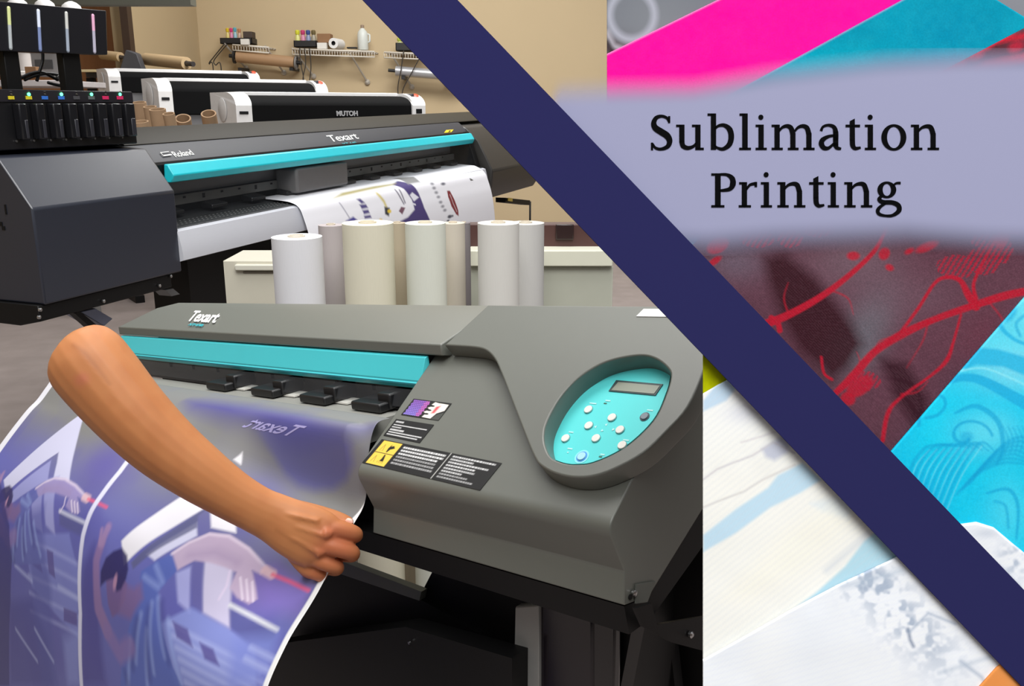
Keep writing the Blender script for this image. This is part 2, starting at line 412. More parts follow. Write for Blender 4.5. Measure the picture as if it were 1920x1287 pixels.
# ================================================================== WHITE PRINTERS IN THE BACK ROW
CREAMW = mat('white_printer_shell', (236, 235, 234), .45)
BLKG = mat('black_gloss_cover', (15, 15, 16), .8, spec=.1)
def row_printer(xs, xf, xr, yt, yb, Y, label, logo=False, th=math.radians(36), capf=.075, mark=(214, 70, 40)):
    """xs: far-left silhouette, xf: front-left corner, xr: right end (photo columns)"""
    C = at_y(xf, yt, Y); ax = Vector((math.cos(th), math.sin(th), 0)); bk = Vector((-math.sin(th), math.cos(th), 0)); z = Vector((0, 0, 1))
    Lg = (on_plane(xr, yt, C, bk) - C).dot(ax); D = (on_plane(xs, yt, C, ax) - C).dot(bk); H = C.z - at_y(xf, yb, Y).z
    fr = lambda a, b, c: C + ax * a + bk * b + z * c
    base = C - z * C.z + ax * Lg / 2 + bk * D / 2
    t = thing('wide_format_printer', label, 'printer', base, 'white and black printers in a row at the back')
    cap = Lg * capf
    def prof(inset=0.):
        P = [(0 + inset, -H), (0 + inset, -H * .38)]
        for k in range(9):
            w = math.pi / 2 * k / 8; P.append((inset + (D * .38) * (1 - math.cos(w)), -H * .38 + (H * .38 - inset) * math.sin(w)))
        return P + [(D, -inset), (D, -H)]
    caps = []
    for a0, a1, wht in ((0, cap, 1), (Lg - cap, Lg, 1)):
        caps.append(None); caps[-1] = MB().prism([fr(a0, b, c) for b, c in prof()], ax * (a1 - a0)).build('end_cap', CREAMW, t, bevel=.008)

    fcov = MB().prism([fr(cap, b, c) for b, c in prof(.02)], ax * (Lg - 2 * cap)).build('front_cover', BLKG, t, smooth=True)
    MB().box((cap, D * .45, -.022), (Lg - cap, D * 1.0, 0.004), fr).build('top_rail', CREAMW, t, bevel=.004)
    # round hatch on the left side, slot, mark on the right cap
    c = fr(-.004, D * .5, -H * .5)
    MB().lathe(c, [(H * .34, 0), (H * .34, .003), (H * .32, .006)], -ax, 24).build('side_hatch', mat('white_hatch', (222, 221, 220), .45), caps[0], smooth=True)
    MB().box((cap * .2, -.004, -H * .62), (cap * .75, .004, -H * .54), fr).build('grip_slot', BLACK, caps[0])
    MB().box((Lg - cap * .75, -.004, -H * .62), (Lg - cap * .3, .004, -H * .48), fr).build('latch', BLACK, caps[1])
    q = fr(Lg - cap * .35, D * .16, -H * .1)
    MB().lathe(q, [(cap * .22, -.02), (cap * .22, .012), (cap * .15, .016)], (bk * -.6 + z).normalized(), 14).build('indicator', mat('orange_mark', mark, .4), caps[1], smooth=True)
    MB().box((cap * .25 + Lg - cap, D * .12, -H * .13), (Lg - cap * .55, D * .3, -.002), fr).build('key_panel', mat('dark_keys', (60, 60, 66), .4), caps[1], bevel=.003)
    MB().box((cap * .3, D * .1, -H - .12), (Lg - cap * .3, D * .9, -H), fr).build('platen_base', mat('grey_base', (112, 112, 114), .5), t, bevel=.01)
    for a in (cap * .6, Lg - cap * .6):
        g = MB(); g.box((a - .03, D * .4, .06 - C.z), (a + .03, D * .6, -H - .12), fr); g.box((a - .035, -D * .1, -C.z), (a + .035, D * 1.1, .06 - C.z), fr)
        g.build('stand_leg', BLACKM, t, bevel=.004)
    if logo:
        me = text_mesh('MUTOH', H * .2, frame(fr(Lg * .56, .016, -H * .62), ax, z), ext=.002, bold=.002)
        finish('logo', me, mat('logo_grey', (170, 170, 172), .5), fcov)
    return t
row_printer(393, 440, 797, 172, 240, 6.1, 'nearest white printer with long black cover, behind the grey printer hood', True)
row_printer(264, 294, 614, 145, 214, 6.6, 'second white printer with black cover, behind the nearest one')
row_printer(180, 201, 486, 127, 172, 7.0, 'farthest white printer with black cover and red marks, below the kraft rolls', mark=(226, 80, 60))

# kraft rolls and flatbed behind the ink tower
def kraft(x0, y0, x1, y1, rpx, Y, label, dY=.0):
    A, B = at_y(x0, y0, Y), at_y(x1, y1, Y - dY); s_ = depth(A) / F; r = rpx * s_
    t = thing('kraft_roll', label, 'paper roll', (A + B) / 2 - Vector((0, 0, r)))
    MB().pipe(A, B, r, r * .45).build('kraft_paper', mat('kraft_paper', (206, 178, 138), .75, spec=.15, stretch=(2, 30, 30)), t, smooth=True)
    ax = (B - A).normalized(); MB().tube([A - ax * .02, B + ax * .1], r * .4, 12).build('spindle', mat('dark_spindle', (70, 66, 66), .4, .3), t, smooth=True)
    return t
kraft(274, 111, 350, 119, 11, 8.42, 'kraft paper roll lying behind the farthest white printer', .4)
kraft(192, 103, 226, 107, 8.5, 8.42, 'small kraft roll at the left beside the brown wooden panel', .15)
def boxpx(name, x0, y0, x1, y1, Y, dep, m, label=None, cat=None, parent=None, bev=.01, tofloor=False):
    a, b = at_y(x0, y1, Y), at_y(x1, y0, Y)
    o = MB().box((a.x, Y, 0 if tofloor else a.z), (b.x, Y + dep, b.z)).build(name, m, parent, bevel=bev)
    return tag(o, label, cat) if label else o
# cutting table with a roll feeder
tb = at_y(215, 134, 8.2)
t = thing('flatbed_table', 'dark grey cutter table with cream sheet behind the ink tower', 'table', Vector((at_y(215, 134, 8.08).x, 8.2, 0)))
boxpx('table_top', 160, 131, 352, 138, 8.30, .04, mat('dark_bed', (72, 72, 72), .6), parent=t, bev=.004)
a_, b_ = at_y(160, 134, 8.08), at_y(264, 134, 8.08)
MB().box((a_.x, 8.08, a_.z - .05), (at_y(352, 134, 8.08).x, 8.19, a_.z - .01)).build('bed', mat('dark_bed', (72, 72, 72), .6), t, bevel=.004)
for x in (170, 340):
    q = at_y(x, 140, 8.2); MB().box((q.x - .03, 8.17, 0), (q.x + .03, 8.23, a_.z - .05)).build('leg', BLACKM, t)
MB().box((at_y(160, 132, 8.08).x, 7.95, a_.z - .008), (at_y(214, 132, 8.08).x, 8.18, a_.z + .012)).build('cream_sheet', mat('cream_sheet', (226, 206, 160), .8), t)
q = at_y(238, 118, 8.2)
tag(MB().prism([q + Vector(v) for v in ((-.08, 0, -.07), (.13, 0, -.07), (.09, 0, .08), (.0, 0, .11))], Vector((0, .1, 0))).build('roll_feeder', mat('slate_feeder', (78, 78, 82), .6), bevel=.01), 'dark slanted roll holder between the two kraft rolls', 'roll holder')
# things on the bench seen between the tower posts
BY = 6.2
t = thing('work_bench', 'pale bench seen between the posts of the ink tower', 'bench', Vector((at_y(90, 160, BY).x, BY + .3, 0)))
a_, b_ = at_y(-60, 162, BY), at_y(112, 152, BY)
MB().box((a_.x, BY, a_.z), (b_.x, BY + .7, a_.z + .04)).build('bench_top', mat('pale_bench', (206, 200, 200), .5), t, bevel=.005)
for x in (a_.x + .1, b_.x - .1):
    MB().box((x - .03, BY + .3, 0), (x + .03, BY + .36, a_.z)).build('leg', mat('grey_leg', (120, 120, 120), .5), t)
zt = b_.z + .0405
def onbench(x, y): p = at_y(x, y, BY + .15); return p
p = at_y(46, 125, BY + .12)
t = thing('spool', 'white spool beside the left post of the ink tower', 'spool', Vector((p.x, p.y, zt)))
MB().lathe((p.x, p.y, zt), [(.055, 0), (.055, .02), (.04, .03), (.04, .14), (.055, .15), (.055, .17)]).build('reel', mat('white_reel', (228, 226, 222), .5), t, smooth=True)
MB().lathe((p.x, p.y, zt), [(.045, .032), (.045, .138)]).build('thread', mat('white_thread', (206, 200, 196), .8), t, smooth=True)
p = at_y(12, 130, BY + .2)
tag(MB().lathe((p.x, p.y, zt), [(.07, 0), (.085, .01), (.095, .16), (.09, .17)]).build('bucket', mat('cream_plastic', (222, 208, 190), .5), smooth=True), 'cream tub left of the left tower post', 'tub')
p = at_y(84, 130, BY + .35)
t = thing('bench_machine', 'grey and white machine between the posts of the ink tower', 'machine', Vector((p.x, p.y, zt)))
MB().box((p.x - .1, p.y, zt), (p.x + .1, p.y + .2, zt + .16)).build('housing', mat('machine_grey', (128, 126, 126), .5), t, bevel=.01)
MB().box((p.x - .09, p.y - .02, zt + .16), (p.x + .09, p.y + .2, zt + .22)).build('lid', WHITE, t, bevel=.008)
MB().box((p.x - .06, p.y - .008, zt + .05), (p.x + .06, p.y, zt + .11)).build('display', mat('machine_dark', (60, 60, 62), .4), t)
p = at_y(62, 142, BY + .02)
tag(MB().box((p.x - .035, p.y - .03, zt), (p.x + .04, p.y + .05, zt + .05)).build('carton', mat('brown_carton', (140, 104, 72), .8), bevel=.003), 'tiny brown carton between the white spool and the grey machine', 'box')
# white pendant shades above the tower
for x, y, n in ((33, 4, 'leftmost'), (84, 6, 'middle'), (134, 11, 'rightmost')):
    p = at_y(x, y + 6, 6.0); s_ = depth(p) / F
    t = thing('pendant_lamp', '%s white dome shade peeking over the black tank panel' % n, 'lamp', p)
    MB().lathe(p, [(18 * s_, 0), (16 * s_, 6 * s_), (10 * s_, 11 * s_), (3 * s_, 14 * s_)]).build('lamp_shade', mat('white_shade', (244, 242, 240), .5), t, smooth=True)
    MB().tube([p + Vector((0, 0, 13 * s_)), Vector((p.x, p.y, 4.6))], .006, 6).build('cord', BLACK, t)
# cardboard tubes standing behind the far printer
def card_tube(x, y, rpx, Y, lean, label):
    p = at_y(x, y, Y); s_ = depth(p) / F; r = rpx * s_
    foot = Vector((p.x + lean[0], p.y + lean[1], 0.0))
    d_ = (p - foot).normalized(); foot = foot + Vector((0, 0, r * math.hypot(d_.x, d_.y)))
    return tag(MB().pipe(foot, p, r, r * .82).build('cardboard_tube', CARD, smooth=True), label, 'cardboard tube', 'cardboard tubes standing behind the far printer')
card_tube(263, 228, 15, 4.3, (0, .3), 'open cardboard tube nearest the black ink cabinet')
card_tube(295, 205, 15, 4.75, (0, .3), 'tall cardboard tube in the middle of the tube cluster')
card_tube(260, 192, 13.5, 5.2, (0, .3), 'back cardboard tube beside the ink cabinet')
card_tube(281, 200, 12, 5.05, (0, .3), 'cardboard tube between the back one and the tall middle one')
card_tube(316, 213, 11, 4.6, (.03, .45), 'narrow cardboard tube at the right of the upright cluster')
card_tube(343, 222, 14.5, 4.7, (-.22, .95), 'wide-mouthed cardboard tube tilted towards the viewer')
card_tube(391, 213, 14, 4.85, (-.12, .85), 'cardboard tube leaning right against the white printer')

# ================================================================== FAR PRINTER (grey, behind)
fw = ray(1600, 200); fw.z = 0; fw.normalize()
fq = Vector((-fw.y, fw.x, 0)); fz = Vector((0, 0, 1))
FO = at_y(71, 391, 2.75)
def FP(t, q, c): return FO + fw * t + fq * q + fz * (c + .0125 * max(t - .6, 0))
def fpx(x, y, q=0.):
    P = on_plane(x, y, FO + fq * q, fq) - FO; t = P.dot(fw); return t, P.z - .0125 * max(t - .6, 0)
def FX(x, y, q=0.): return on_plane(x, y, FO + fq * q, fq)
G1 = mat('charcoal_sheet_metal', (36, 40, 52), .34, .0, .9, stretch=(1, 1, 30), var=.04)
G2 = mat('grey_hood_top', (44, 41, 34), .6, spec=.25, var=.04)
INNER = mat('black_interior', (10, 10, 11), .55, spec=.3)
fp = thing('wide_format_printer', 'large charcoal printer with bright turquoise front bar, beneath the black ink tower', 'printer', Vector((FP(2.2, .3, 0).x, FP(2.2, .3, 0).y, 0)))
# left end cover
prof = [(0, -.295), (0, 0), (.112, .15), (.46, .19), (.46, -.34), (.12, -.34), (.09, -.36), (.0, -.335)]
def fprism(pr, t0, t1, name, m, par=fp, **k):
    return MB().prism([FP(t0, b, c) for b, c in pr], [FP(t1, b, c) for b, c in pr]).build(name, m, par, **k)
cov = fprism([(0, -.295), (0, 0), (.112, .15), (.46, .17), (.46, -.295)], -.02, .607, 'side_cover', G1, bevel=.006)
fprism([(.012, -.345), (.012, -.295), (.46, -.295), (.46, -.36), (.1, -.365)], -.035, .56, 'cover_base', BLACKM, bevel=.004)
for x, y in ((74, 581), (72, 595), (193, 565), (319, 518), (298, 536)):
    c_ = FX(x, y, .008); MB().lathe(c_, [(.006, 0), (.006, .006), (.003, .008)], -fq, 10).build('screw', STEEL, cov, smooth=True)
sl = MB()
for x, y, w_, h_ in ((11, 393, .006, .03), (2, 420, .012, .012), (7, 428, .012, .012)):
    P = on_plane(x, y, FP(-.02, 0, 0), fw); sl.prism([P + fq * a + fz * b for a, b in ((-w_ / 2, -h_ / 2), (w_ / 2, -h_ / 2), (w_ / 2, h_ / 2), (-w_ / 2, h_ / 2))], -fw * .002)
sl.build('vent_slot', INNER, cov)
# brackets under the cover
b1 = MB(); b1.prism([FX(150, 585, .1), FX(178, 578, .1), FX(212, 598, .1), FX(196, 612, .1)], fq * .1)
b1.build('silver_bracket', mat('bluish_bracket', (120, 128, 150), .35, .6), fp, bevel=.003)
b1 = MB(); b1.prism([FX(140, 588, .09), FX(150, 584, .09), FX(200, 625, .09), FX(190, 632, .09)], fq * .03); b1.build('bracket_arm', BLACKM, fp)
b1 = MB(); b1.prism([FX(310, 544, .1), FX(325, 541, .1), FX(338, 552, .1), FX(322, 556, .1)], fq * .06); b1.build('foot_bracket', mat('bracket_grey', (120, 122, 124), .4, .4), fp, bevel=.002)
# hood
tR = 3.70
hood_ = fprism([(.135, .09), (.205, .153), (.215, .156), (.45, .207), (.45, .05), (.40, .05)], .61, tR, 'hood', mat('charcoal_hood', (46, 48, 55), .5, spec=.35), bevel=.004)
fprism([(.214, .158), (.224, .166), (.452, .212), (.452, .200), (.23, .152)], .615, tR + .75, 'hood_top', G2, bevel=.003)
# turquoise bar
fprism([(.118, .088), (.10, .086), (.076, .048), (.09, .020), (.125, .020)], .70, 3.66, 'front_bar', TEAL, bevel=.004)
fprism([(.125, .085), (.13, .095), (.14, .095), (.14, .02), (.125, .02)], .66, 3.70, 'bar_gasket', BLACKM)
# window pane
PANE = mat('smoked_pane', (60, 62, 66), .08, alpha=.09, spec=.4)
fprism([(.09, .018), (.094, .018), (.075, -.115), (.071, -.115)], .66, 3.64, 'window_pane', PANE)
# interior
fprism([(.38, .05), (.39, .05), (.39, -.3), (.38, -.3)], .6, 3.66, 'back_plate', INNER)
fprism([(.24, .005), (.26, .005), (.26, -.045), (.24, -.045)], .6, 3.66, 'guide_rail', mat('rail_grey', (150, 150, 154), .4, .1))
fprism([(.21, -.047), (.22, -.047), (.22, -.085), (.21, -.085)], .6, 3.66, 'sensor_strip', mat('strip_grey', (118, 117, 114), .5))
hl = MB()
for k in range(24): hl.box((.66 + k * .12, .208, -.062 - .01 * (k % 3 == 0)), (.674 + k * .12, .2105, -.054), FP)
hl.build('strip_holes', INNER, fp)
for k in range(11):
    t0 = .72 + k * .27; fprism([(.14, -.095), (.14, -.1115), (.2, -.1075), (.2, -.085)], t0, t0 + .1, 'pinch_roller', BLACK, bevel=.004)
# platen with perforation rows, and pale apron
fprism([(.24, -.118), (.02, -.136), (.02, -.2), (.24, -.2)], .6, 3.66, 'platen', mat('dark_platen', (58, 60, 62), .4, .2), bevel=.002)
pr = MB()
for i in range(60):
    for b in (.05, .075, .1):
        t0 = .64 + i * .025; c_ = -.118 - (.24 - b) * .018 / .22 + .0008
        pr.box((t0, b, c_), (t0 + .006, b + .006, c_ + .0012), FP)
pr.build('suction_holes', mat('hole_grey', (120, 122, 122), .5), fp)
ap = [(.022, -.139)]
for k in range(9):
    w = math.pi / 2 * k / 8; ap.append((.0 - .018 * math.sin(w), -.150 - .105 * k / 8 + .004))
ap += [(.02, -.262), (.04, -.262), (.04, -.139)]
fprism(ap, .6, 3.66, 'apron', mat('pale_apron', (212, 214, 222), .35, .15, stretch=(1, 1, 60)), smooth=True)
# carriage
ta, ca = fpx(553, 322, .11); tb_, cb = fpx(652, 372, .11)
fprism([(.10, .01), (.10, -.105), (.22, -.105), (.22, .01)], ta, tb_, 'carriage', mat('carriage_grey', (112, 110, 110), .4), bevel=.012)
# right end: inner cheek and cover
fprism([(.02, -.20), (.10, .03), (.13, .10), (.4, .1), (.4, -.25), (.03, -.3)], 3.62, 3.68, 'inner_cheek', INNER, bevel=.004)
fprism([(-.03, -.27), (-.04, -.16), (.06, .03), (.16, .125), (.46, .185), (.46, -.36), (.03, -.36)], 3.69, 4.75, 'right_cover', mat('charcoal_cover_dark', (52, 50, 48), .45), bevel=.012)
P = [FX(x, y, -.035) for x, y in ((882, 334), (892, 340), (896, 360), (884, 362))]
MB().prism(P, fq * .06).build('media_clamp', mat('clamp_grey', (150, 152, 154), .4, .3), fp, bevel=.003)
# stand
for (xa, ya, xb, q0, q1) in ((352, 500, 436, .12, .3),):
    t0, _ = fpx(xa, ya, q0); t1, _ = fpx(xb, ya, q0)
    MB().hexa([FP(t0, q0, 0) * 1, FP(t1, q0, 0), FP(t1, q1, 0), FP(t0, q1, 0)], [FP(t0, q0, -.27), FP(t1, q0, -.27), FP(t1, q1, -.27), FP(t0, q1, -.27)]) if False else None
    g = MB(); A4 = [FP(t0, q0, -.26), FP(t1, q0, -.26), FP(t1, q1, -.26), FP(t0, q1, -.26)]
    g.hexa([Vector((p.x, p.y, 0)) for p in A4], A4); g.build('stand_leg', BLACKM, fp)
g = MB(); A4 = [FP(t, q, -.3) for t, q in ((3.74, .1), (3.95, .1), (3.95, .3), (3.74, .3))]
g.hexa([Vector((p.x, p.y, 0)) for p in A4], A4); g.build('stand_leg', BLACKM, fp)
g = MB(); g.hexa([FP(.9, .2, -.36), FP(3.8, .2, -.36), FP(3.8, .28, -.36), FP(.9, .28, -.36)], [FP(.9, .2, -.27), FP(3.8, .2, -.27), FP(3.8, .28, -.27), FP(.9, .28, -.27)]); g.build('stand_beam', BLACKM, fp)
# take-up bracket at the right
P = [FX(x, y, .1) for x, y in ((948, 371), (994, 376), (994, 385), (948, 380))]
MB().prism(P, fq * .08).build('sensor_arm', BLACKM, fp)
P = [FX(x, y, .09) for x, y in ((952, 371), (960, 372), (960, 378), (952, 377))]
MB().prism(P, -fq * .005).build('sensor_tip', mat('amber_tip', (216, 190, 80), .4), fp)
a_ = FX(994, 378, .12); MB().tube([a_, Vector((a_.x, a_.y, .0))], .008, 8).build('sensor_rod', BLACKM, fp, smooth='all')
# warning sticker + lettering on the hood slope
hs0, hs1 = (.135, .09), (.205, .153); hdir = Vector((0, 0, 0)) + fq * (hs1[0] - hs0[0]) + fz * (hs1[1] - hs0[1])
hn = fw.cross(hdir).normalized()
if hn.z < 0: hn = -hn
fwt = (FP(3, 0, 0) - FP(1, 0, 0)).normalized()
def onhood(x, y, off=.0035): return on_plane(x, y, FP(1.5, .135, .09), fwt.cross(hdir).normalized()) + hn * off
for txt, x0, y0, x1, y1, sz, m_, sh in (('Roland', 325, 291, 360, 286.3, .05, LWHITE, .0), ('Texart', 616, 261.5, 668, 255.5, .046, LWHITE, .12), ('XT-640', 642, 271.2, 668, 268.2, .016, mat('teal_lettering', (60, 176, 186), .5), .12)):
    A, B = onhood(x0, y0, .0012), onhood(x1, y1, .0012); me = text_mesh(txt, 1, None, shear=sh, ext=.0006, bold=.012)
    w0 = max(v.co.x for v in me.vertices) - min(v.co.x for v in me.vertices); s_ = (B - A).length / w0
    sy = sz / .72 if txt != 'Roland' else s_ * 1.0
    me.transform(frame((A + B) / 2, B - A, hdir) @ Matrix.Diagonal((s_, sy, 1, 1)))
    finish('lettering', me, m_, hood_, label='small %s "%s" lettering' % ('white' if m_ is LWHITE else 'teal', txt))
lg = MB()
for (xa, ya, xb, yb) in ((306, 294.6, 322, 292.4),):
    A, B = onhood(xa, ya), onhood(xb, yb); h = hdir.normalized() * .02
    for lo, hi in ((0, .006), (.018, .021)):
        lg.prism([A + hdir.normalized() * lo, B + hdir.normalized() * lo, B + hdir.normalized() * hi, A + hdir.normalized() * hi], hn * .001)
    lg.prism([A, A + (B - A) * .05, A + (B - A) * .05 + h, A + h], hn * .001)
lg.build('lettering', LWHITE, hood_, label='small white outlined bar mark')
P = [onhood(x, y, .002) for x, y in ((832, 250), (846, 248.5), (850, 243.5), (836, 244.5))]
MB().prism(P, hn * .001).build('warning_sticker', mat('yellow_sticker', (236, 196, 30), .5), hood_, label='small yellow warning sticker')
P = [onhood(x, y, .0035) for x, y in ((840, 248.5), (843, 248), (845, 245.5), (842, 245.6))]
MB().prism(P, hn * .0006).build('warning_symbol', BLACK, hood_)

# printed sheet coming out of it
T0, T1 = 1.385, 3.60
pf = smooth_pts([(.2, -.112), (.1, -.118), (.03, -.126), (-.012, -.148), (-.035, -.2), (-.055, -.27), (-.07, -.36), (-.08, -.5), (-.085, -.75)], 10)
nu, nv = 460, len(pf) * 3
pf = np.array(pf); ii = np.linspace(0, len(pf) - 1, nv); pf = np.stack([np.interp(ii, np.arange(len(pf)), pf[:, k]) for k in (0, 1)], 1)
V = []
for i in range(nu):
    t = T0 + (T1 - T0) * i / (nu - 1)
    for b, c in pf: V.append(FP(t, b - .012 * (i / nu) * max(0, min(1, (.1 - b) / .15)), c - .03 * (i / nu) * max(0, min(1, (.06 - b) / .1))))
V = np.array([tuple(v) for v in V])
arc = np.concatenate([[0], np.cumsum(np.hypot(*np.diff(pf, axis=0).T))])
SU = np.repeat(np.linspace(T0, T1, nu), nv); SV = np.tile(arc, nu)
def projv(V):
    d = V - np.array(CAM); z = d @ np.array(FWD); return 960 + F * (d @ np.array(RGT)) / z, 643.5 - F * (d @ np.array(UPV)) / z
PX, PY = projv(V)
def topat(x, y):
    k = np.argmin((PX - x) ** 2 + (PY - y) ** 2); return (SU[k], SV[k])
def tp(*pts): return [topat(x, y) for x, y in pts]
pa = Paint(SU, SV, (238, 238, 244))
S1 = .02
pa.poly(tp((745, 340), (770, 345), (785, 363), (795, 390), (808, 419), (742, 419), (765, 408), (777, 393), (772, 375), (757, 355), (735, 347)), (78, 66, 120), .006)
pa.poly(tp((640, 362), (700, 350), (742, 344), (735, 348), (690, 357), (625, 372)), (170, 160, 110), .01)
pa.poly(tp((735, 335), (775, 332), (788, 342), (765, 346)), (140, 140, 140), .01)
# red oval badge, small dark marks
pa.poly(tp((838, 358), (843, 358), (852, 375), (859, 395), (860, 406), (855, 402), (846, 387), (840, 370)), (130, 50, 56), .004)
pa.line(tp((844, 366), (850, 382), (856, 397)), .008, (210, 190, 190), .004)
for k, (x, y) in enumerate(((810, 345), (814, 353), (818, 361), (822, 370), (826, 379), (830, 387), (834, 394))):
    pa.ell(topat(x, y), .022, .008, (110, 110, 122), .005, .8)
pa.ell(topat(831, 345), .03, .008, (110, 110, 122), .004); pa.ell(topat(843, 407), .03, .010, (84, 84, 96), .004); pa.ell(topat(840, 415), .02, .007, (84, 84, 96), .004)
pa.ell(topat(848, 405), .016, .006, (84, 84, 96), .004)
pa.poly(tp((773, 361), (785, 370), (776, 378), (768, 366)), (226, 226, 236), .004); pa.line(tp((774, 382), (779, 384)), .01, (226, 226, 236), .004)
for a, b in (((741, 357), (757, 382)), ((749, 357), (759, 380))): pa.line(tp(a, b), .012, (96, 90, 110), .006)
pa.poly(tp((752, 388), (760, 390), (754, 402), (748, 396)), (120, 86, 100), .004)
pa.line(tp((708, 364), (720, 378), (724, 388)), .02, (206, 190, 110), .01)
pa.poly(tp((720, 388), (731, 390), (729, 406), (722, 402)), (60, 60, 66), .006); pa.ell(topat(730, 396), .02, .01, (226, 196, 70), .004)
for q in (((669, 374), (675, 373), (684, 380), (678, 382)), ((674, 384), (686, 383), (690, 390), (678, 392)), ((679, 395), (690, 393), (693, 400), (682, 402)), ((682, 405), (694, 403), (697, 409), (684, 410))):
    pa.poly(tp(*q), (84, 76, 130), .006)
pa.line(tp((637, 381), (648, 398), (655, 408)), .008, (120, 116, 140), .005, .8)
pa.poly(tp((648, 414), (662, 407), (670, 413), (660, 418)), (84, 80, 150), .006)
pa.ell(topat(715, 418), .02, .02, (230, 196, 90), .008)
me = grid_mesh('printed_sheet', V, nu, nv, pa.C)
o = finish('printed_sheet', me, printed('printed_paper', .6, .25), smooth='all'); solid(o, .0006)
tag(o, 'white transfer sheet with purple band and logos coming out of the far printer', 'printed sheet')

# ================================================================== INK TOWER
TQ = .15
tw = thing('ink_supply_unit', 'black ink cabinet with eight cartridges and a tank panel on two posts', 'ink system', FP(.25, .3, .17))
t1, c1 = fpx(248, 172, TQ); t0 = -.2
c0 = fpx(248, 270, TQ)[1]
MB().box((t0, TQ, c0 - .0), (t1, .42, c1), FP).build('cabinet', mat('black_cabinet', (17, 17, 20), .4), tw, bevel=.004)
MB().box((t0, TQ - .004, fpx(150, 191.5, TQ)[1]), (t1 - .005, TQ, fpx(150, 171, TQ)[1]), FP).build('label_strip', mat('dark_strip', (30, 28, 34), .4), tw)
CART = mat('cartridge_black', (26, 26, 29), .22)
xs = (35, 68, 100, 129, 157, 184, 211, 236)
lx = (21, 54, 84, 115, 143.5, 171.5, 198, 225)
lc = ((206, 190, 40), (206, 190, 40), (50, 110, 200), (50, 110, 200), (70, 70, 74), (90, 100, 100), (206, 40, 96), (206, 40, 96))
cn = ('yellow', 'yellow', 'blue', 'blue', 'black', 'grey', 'magenta', 'magenta')
for i, x in enumerate(xs):
    ta, ca = fpx(x - 14, 194, TQ); tb_, cb = fpx(x + 10, 262 - i * 1.0, TQ)
    k = thing('ink_cartridge', 'black ink cartridge under the %s %s label' % (('left', 'right')[i % 2] if cn[i] in ('yellow', 'blue', 'magenta') else 'single', cn[i]), 'ink cartridge', FP((ta + tb_) / 2, TQ, cb), 'ink cartridges in the tower')
    MB().box((ta, TQ - .03, cb), (tb_, TQ - .001, ca), FP).build('cartridge_body', CART, k, bevel=.004)
    MB().box((ta + (tb_ - ta) * .42, TQ - .034, cb + .004), (tb_ - .006, TQ - .03, cb + (ca - cb) * .55), FP).build('front_tab', mat('cartridge_sheen', (48, 48, 54), .25), k, bevel=.002)  # lighter grey paints a sheen into the cartridge's front tab
    c_ = FP(ta - .002, TQ - .002, cb - .004); MB().lathe(c_, [(.0035, 0), (.0035, .003)], -fq, 8).build('stud', STEEL, tw, smooth=True)
    x = lx[i]
    ta, ca = fpx(x - 6, 180, TQ - .005); tb_, cb = fpx(x + 6, 186.5, TQ - .005)
    MB().box((ta, TQ - .006, cb), (tb_, TQ - .003, ca), FP).build('colour_label', mat('label_' + cn[i], lc[i], .5), tw, label=cn[i] + ' colour label')
    c_ = FX(x, 177, TQ - .005)
    on = i in (1, 3, 5, 7)
    MB().lathe(c_, [(.0055 if on else .003, -.002), (.0055 if on else .003, .002), (.002, .004)], -fq, 12).build('indicator_light', mat('led_green', (90, 240, 160), .3, emit=3.) if on else mat('led_off', (70, 66, 60), .3), tw, smooth=True)
    c_ = FX(x, 171.8, TQ - .005); MB().lathe(c_, [(.002, -.001), (.002, .002)], -fq, 8).build('strip_screw', STEEL, tw)
for x0, x1, yb in ((11, 39, 168), (121, 153, 168)):
    ta, _ = fpx(x0, 130, .22); tb_, _ = fpx(x1, 130, .22); c2 = fpx((x0 + x1) / 2, 93, .22)[1]
    MB().box((ta, .22, c1 - .002), (tb_, .25, c2), FP).build('post', BLACKM, tw, bevel=.003)
# top panel
A = FX(-40, -1, .2); B = FX(200, 20, .2); C_ = FX(202.5, 103, .2); D_ = FX(-40, 94, .2)
MB().prism([A, B, C_, D_], fq * .06).build('tank_panel', mat('tank_panel_black', (24, 24, 29), .35), tw, bevel=.004)
for (xa, ya, xb, yb, cu, cl, n) in ((15.5, 15, 19.5, 91, (206, 214, 150), (170, 176, 180), 'yellow'), (71, 20, 75, 94, (214, 222, 240), (120, 134, 176), 'blue'), (123.5, 24.5, 127, 96, (200, 200, 196), (150, 160, 176), 'grey'), (173.5, 29, 177, 98, (226, 170, 200), (176, 172, 190), 'pink')):
    for y0, y1, cc, nm in ((ya, ya + (yb - ya) * .42, cu, 'upper'), (ya + (yb - ya) * .42, yb, cl, 'lower')):
        f0, f1 = (y0 - ya) / (yb - ya), (y1 - ya) / (yb - ya)
        P0 = FX(xa + (xb - xa) * f0, y0, .2); P1 = FX(xa + (xb - xa) * f1, y1, .2)
        rr = .0055; n_ = 5 if nm == 'x' else 12
        g = MB().tube([P0 - fq * .001, P1 - fq * .001], rr, 10)
        g.lathe(P0 - fq * .001, [(rr, 0), (rr * .7, .004), (.001, .0055)], fz if nm == 'upper' else -fz, 10) if nm == 'upper' else g.lathe(P1 - fq * .001, [(rr, 0), (rr * .7, .004), (.001, .0055)], -fz, 10)
        g.build('level_gauge', mat('gauge_%s_%s' % (n, nm), cc, .3), tw, smooth=True, label='%s part of the %s-tinted level gauge' % (nm, n))
